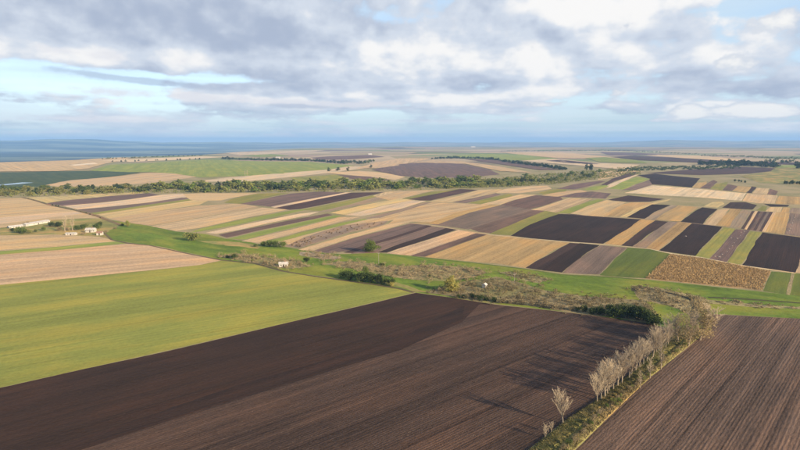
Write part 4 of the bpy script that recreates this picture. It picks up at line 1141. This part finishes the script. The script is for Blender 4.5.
for i in range(16):
    f = (i + rb.random()) / 16
    px = (np.interp(f, [0, .3, .65, 1], [23, 48, 75, 104]), np.interp(f, [0, .3, .65, 1], [197.6, 204.6, 210.2, 219.2]))
    plant('bush', rb.choice(B_DRY + B_DRK), 3, px, rb.uniform(1.0, 2.4), 'small bush on the dark field baulk running up to the tree belt', 'bush', 'bushes on the field baulk', rnd=rb, part_names=BUSH)
house((370, 155), 22, 14, 6, 3, R(10), 'white far building in the village beyond the tree belt', 'building', 'far_building', M['roof_white'], 2, False)
house((278, 158.6), 20, 12, 6, 3, R(0), 'white far barn among the dark trees above the green field', 'barn', 'far_barn', M['roof_white'], 2, False)
house((473, 147.2), 70, 30, 10, 5, R(5), 'white building far out on the plain towards the horizon', 'building', 'far_building', M['roof_white'], 2, False)

# utility poles on the meadow
def pole(px, ty, label):
    h = top_h(px, ty); x, y, z = pix(*px)
    root = empty('utility_pole', (x, y, z + 0.02), R(20))
    V, Fc = [], []; tube(V, Fc, [Vector((0, 0, -0.1)), Vector((0, 0, h))], [0.16, 0.11], 8); mesh_obj('post', V, Fc, M['pole_wood'], root)
    V, Fc = [], []; box(V, Fc, -0.9, 0.9, -0.07, 0.07, h - 0.6, h - 0.45); arm = mesh_obj('crossarm', V, Fc, M['pole_wood'], root)
    for xx in (-0.8, 0.8):
        V, Fc = [], []; tube(V, Fc, [Vector((xx, 0, h - 0.45)), Vector((xx, 0, h - 0.2))], [0.06, 0.04], 6); mesh_obj('insulator', V, Fc, M['white_wall'], arm)
    tag(root, label, 'pole')
pole((378.7, 264), 252.5, 'wooden utility pole on the meadow beside the lone round tree')
pole((514.3, 284), 273.5, 'wooden utility pole on the meadow beside the dry scrub')

# ------------------------------------------------------------------ tree belt across the valley
rbelt = random.Random(31)
BX = [-20, 60, 150, 250, 300, 400, 500, 550, 600]
BLO = [198, 195.5, 193.5, 192.3, 191.8, 190.3, 187, 184.5, 178.5]
BHI = [191, 189, 187.5, 186, 184.5, 183, 180, 175, 171.5]
for i in range(285):
    bx = -20 + 620 * (i + rbelt.random()) / 285
    lo, hi = np.interp(bx, BX, BLO), np.interp(bx, BX, BHI)
    k = rbelt.random()
    by = lo - 0.4 - (lo - hi) * k
    kk = rbelt.random()
    if bx < 150: pr, nm, tint = (AUT, 'olive', (1.15, 1.05, 1.0)) if kk < 0.5 else (GRN, 'green', (0.8, 0.8, 0.8)) if kk < 0.85 else (DRK, 'dark', (1, 1, 1))
    else: pr, nm, tint = (AUT, 'olive', (1.2, 1.2, 1.1)) if kk < 0.68 else (GRN, 'green', (1.2, 1.25, 1.1)) if kk < 0.93 else (DRK, 'dark', (1, 1, 1))
    h = rbelt.uniform(6.5, 12.5) * (1.15 if 150 < bx < 480 else 0.85) * (0.8 if k < 0.2 else 1.0) * 1.02
    plant('belt_tree', rbelt.choice(pr), 10, (bx, by), h, nm + ' leafed tree in the long belt crossing the valley', 'tree', nm + ' trees of the valley belt', tint=tint, rnd=rbelt, wide=rbelt.uniform(1.4, 2.2))
# undergrowth that fills the belt
V, Fc = [], []
ru = random.Random(77)
for i in range(4200):
    bx = ru.choice([ru.uniform(-30, 640), ru.uniform(440, 640)])
    lo, hi = np.interp(bx, BX + [660], BLO + [172]), np.interp(bx, BX + [660], BHI + [165])
    x, y, z = pix(bx, lo + 0.3 - (lo - hi + 1.5) * ru.random())
    h = ru.uniform(1.2, 4.5); wd = ru.uniform(2.0, 5.0)
    LV, LF = leaf_cloud(ru, [(0, 0, h * 0.5, wd * 0.6, wd * 0.6, h * 0.5)], 12, 1.3)
    b0 = len(V); V += [(a + x, b_ + y, c_ + z) for a, b_, c_ in LV]; Fc += [tuple(b0 + q for q in f) for f in LF]
o = tag(mesh_obj('belt_undergrowth', V, Fc, M['leaf_autumn']), 'olive undergrowth filling the tree belt across the valley', 'undergrowth', kind='stuff')
o.color = (0.95, 0.95, 0.95, 1)
# far rows and woods
FB = [leafy_tree(160 + i, 10, 9, 170, 1.5, M['leaf_dark'], 0.05, 6) for i in range(3)]
FG = [leafy_tree(165 + i, 10, 9, 170, 1.5, M['leaf_green'], 0.05, 6) for i in range(2)]
def row(line, n, hmin, hmax, label, group, protos, spread=0.3, wide=1.3):
    xs = [p[0] for p in line]; ys = [p[1] for p in line]
    for i in range(n):
        bx = xs[0] + (xs[-1] - xs[0]) * (i + rbelt.random()) / n
        by = np.interp(bx, xs, ys) + rbelt.uniform(-spread, spread)
        plant('far_tree', rbelt.choice(protos), 10, (bx, by), rbelt.uniform(hmin, hmax), label, 'tree', group, rnd=rbelt, wide=wide)
row([(222, 159.3), (260, 160.3), (310, 161), (345, 164)], 70, 7, 14, 'dark far tree in the row along the top of the green field', 'trees above the green field', FB, 0.3, 2.0)
row([(110, 162.6), (140, 161.3), (205, 159.6)], 14, 5, 9, 'far tree at the back edge of the green field below a pale strip', 'trees below the pale strip', FB)
row([(340, 163), (362, 163.5), (375, 161.8)], 22, 8, 14, 'far village tree past the end of the green field', 'village trees', FB + FG, 0.8)
row([(432, 159), (455, 158.3), (480, 158.8), (500, 160.8)], 40, 7, 13, 'dark far tree in the curved row over the purple field', 'curved far row', FB, 0.3, 2.0)
row([(500, 161.3), (520, 164), (545, 167), (566, 170.3)], 42, 7, 13, 'dark far tree in the row slanting down to the belt', 'slanting far row', FB, 0.3, 1.9)
V, Fc = [], []
def mass(line, n, hmin, hmax, spread, wide):
    xs = [p[0] for p in line]; ys = [p[1] for p in line]
    for i in range(n):
        bx = xs[0] + (xs[-1] - xs[0]) * (i + rbelt.random()) / n
        x, y, z = pix(bx, np.interp(bx, xs, ys) + rbelt.uniform(-spread, spread))
        h = rbelt.uniform(hmin, hmax); wd = h * wide * rbelt.uniform(0.6, 1.2)
        LV, LF = leaf_cloud(rbelt, [(-wd * 0.25, 0, h * 0.4, wd * 0.4, wd * 0.4, h * 0.4), (wd * 0.2, 0, h * 0.55, wd * 0.35, wd * 0.35, h * 0.45)], 46, 2.4)
        b0 = len(V); V.extend([(a + x, b_ + y, c_ + z) for a, b_, c_ in LV]); Fc.extend([tuple(b0 + q for q in f) for f in LF])
mass([(500, 151.5), (560, 150.8), (620, 150.8), (700, 154.7)], 105, 5, 12, 0.25, 1.7)
mass([(700, 155.6), (740, 157), (770, 158.5), (830, 159.5)], 75, 6, 13, 0.5, 1.7)
mass([(618, 171), (650, 169), (690, 168.5), (740, 167.5)], 120, 3, 8, 1.6, 1.8)
mass([(100, 159.3), (160, 157), (205, 155.7)], 26, 4, 8, 0.2, 1.8)
tag(mesh_obj('far_tree_lines', V, Fc, M['leaf_green']), 'thin far lines of trees and scrub beyond the valley belt', 'trees', kind='stuff').color = (0.75, 0.75, 0.8, 1)
row([(700, 164.5), (740, 165), (776, 167)], 40, 9, 18, 'dark tree in the small wood behind the dark curved field', 'small wood', FB, 1.3, 1.8)
row([(765, 161), (800, 163), (840, 164)], 26, 9, 15, 'tree in the loose wood on the far slope', 'loose wood', FG + FB, 1.6)
row([(783, 184), (800, 184.6)], 7, 5, 8, 'dark hedge tree standing alone in the pale pasture', 'pasture hedge', DRK, 0.2, 1.5)
row([(734, 181.6), (748, 183.3)], 5, 4, 6, 'dark low tree at the top end of the narrow strips', 'strip end trees', DRK, 0.2, 1.5)
row([(796, 168.8), (800, 168.8)], 2, 18, 22, 'tall dark tree towering at the edge of the far wood', 'tall far trees', DRK, 0.1, 1.2)
row([(586, 170.5), (592, 170.3)], 3, 18, 22, 'tall dark tree towering over the end of the belt', 'tall belt trees', DRK, 0.1, 0.8)
for bx, by, lb in [(329, 171.5, 'solitary far tree beside the pale strip nearest the green field'), (338, 171, 'solitary far tree left of a rounder one on the pale strip'), (348, 170.8, 'solitary round far tree on the pale strip'), (371, 168, 'dark clump tree near the corner of the purple field')]:
    plant('far_tree', rbelt.choice(FB), 10, (bx, by), 11, lb, 'tree', rnd=rbelt, wide=1.2)
for i, bx in enumerate((245, 247.3)):
    plant('poplar', POPL[i], 10, (bx, 176.3), 17, 'pale far poplar of the pair at the lower edge of the green field', 'tree', 'pair of far poplars', rnd=rbelt)

# ------------------------------------------------------------------ haze
V, Fc = [], []
box(V, Fc, -23500, 23500, -23500, 23500, -125, 230)
haze = mesh_obj('haze', V, Fc, [])
hm = bpy.data.materials.new('haze'); hm.use_nodes = True
t = NT(hm.node_tree); t.n.clear()
out = t.add('ShaderNodeOutputMaterial'); pv = t.add('ShaderNodeVolumePrincipled')
pv.inputs['Color'].default_value = (0.30, 0.55, 0.94, 1)
pv.inputs['Density'].default_value = 0.000078
pv.inputs['Anisotropy'].default_value = 0.0
t.l.new(pv.outputs[0], out.inputs['Volume'])
haze.data.materials.append(hm)
tag(haze, 'thin blue air haze over the whole valley', 'haze', kind='stuff')
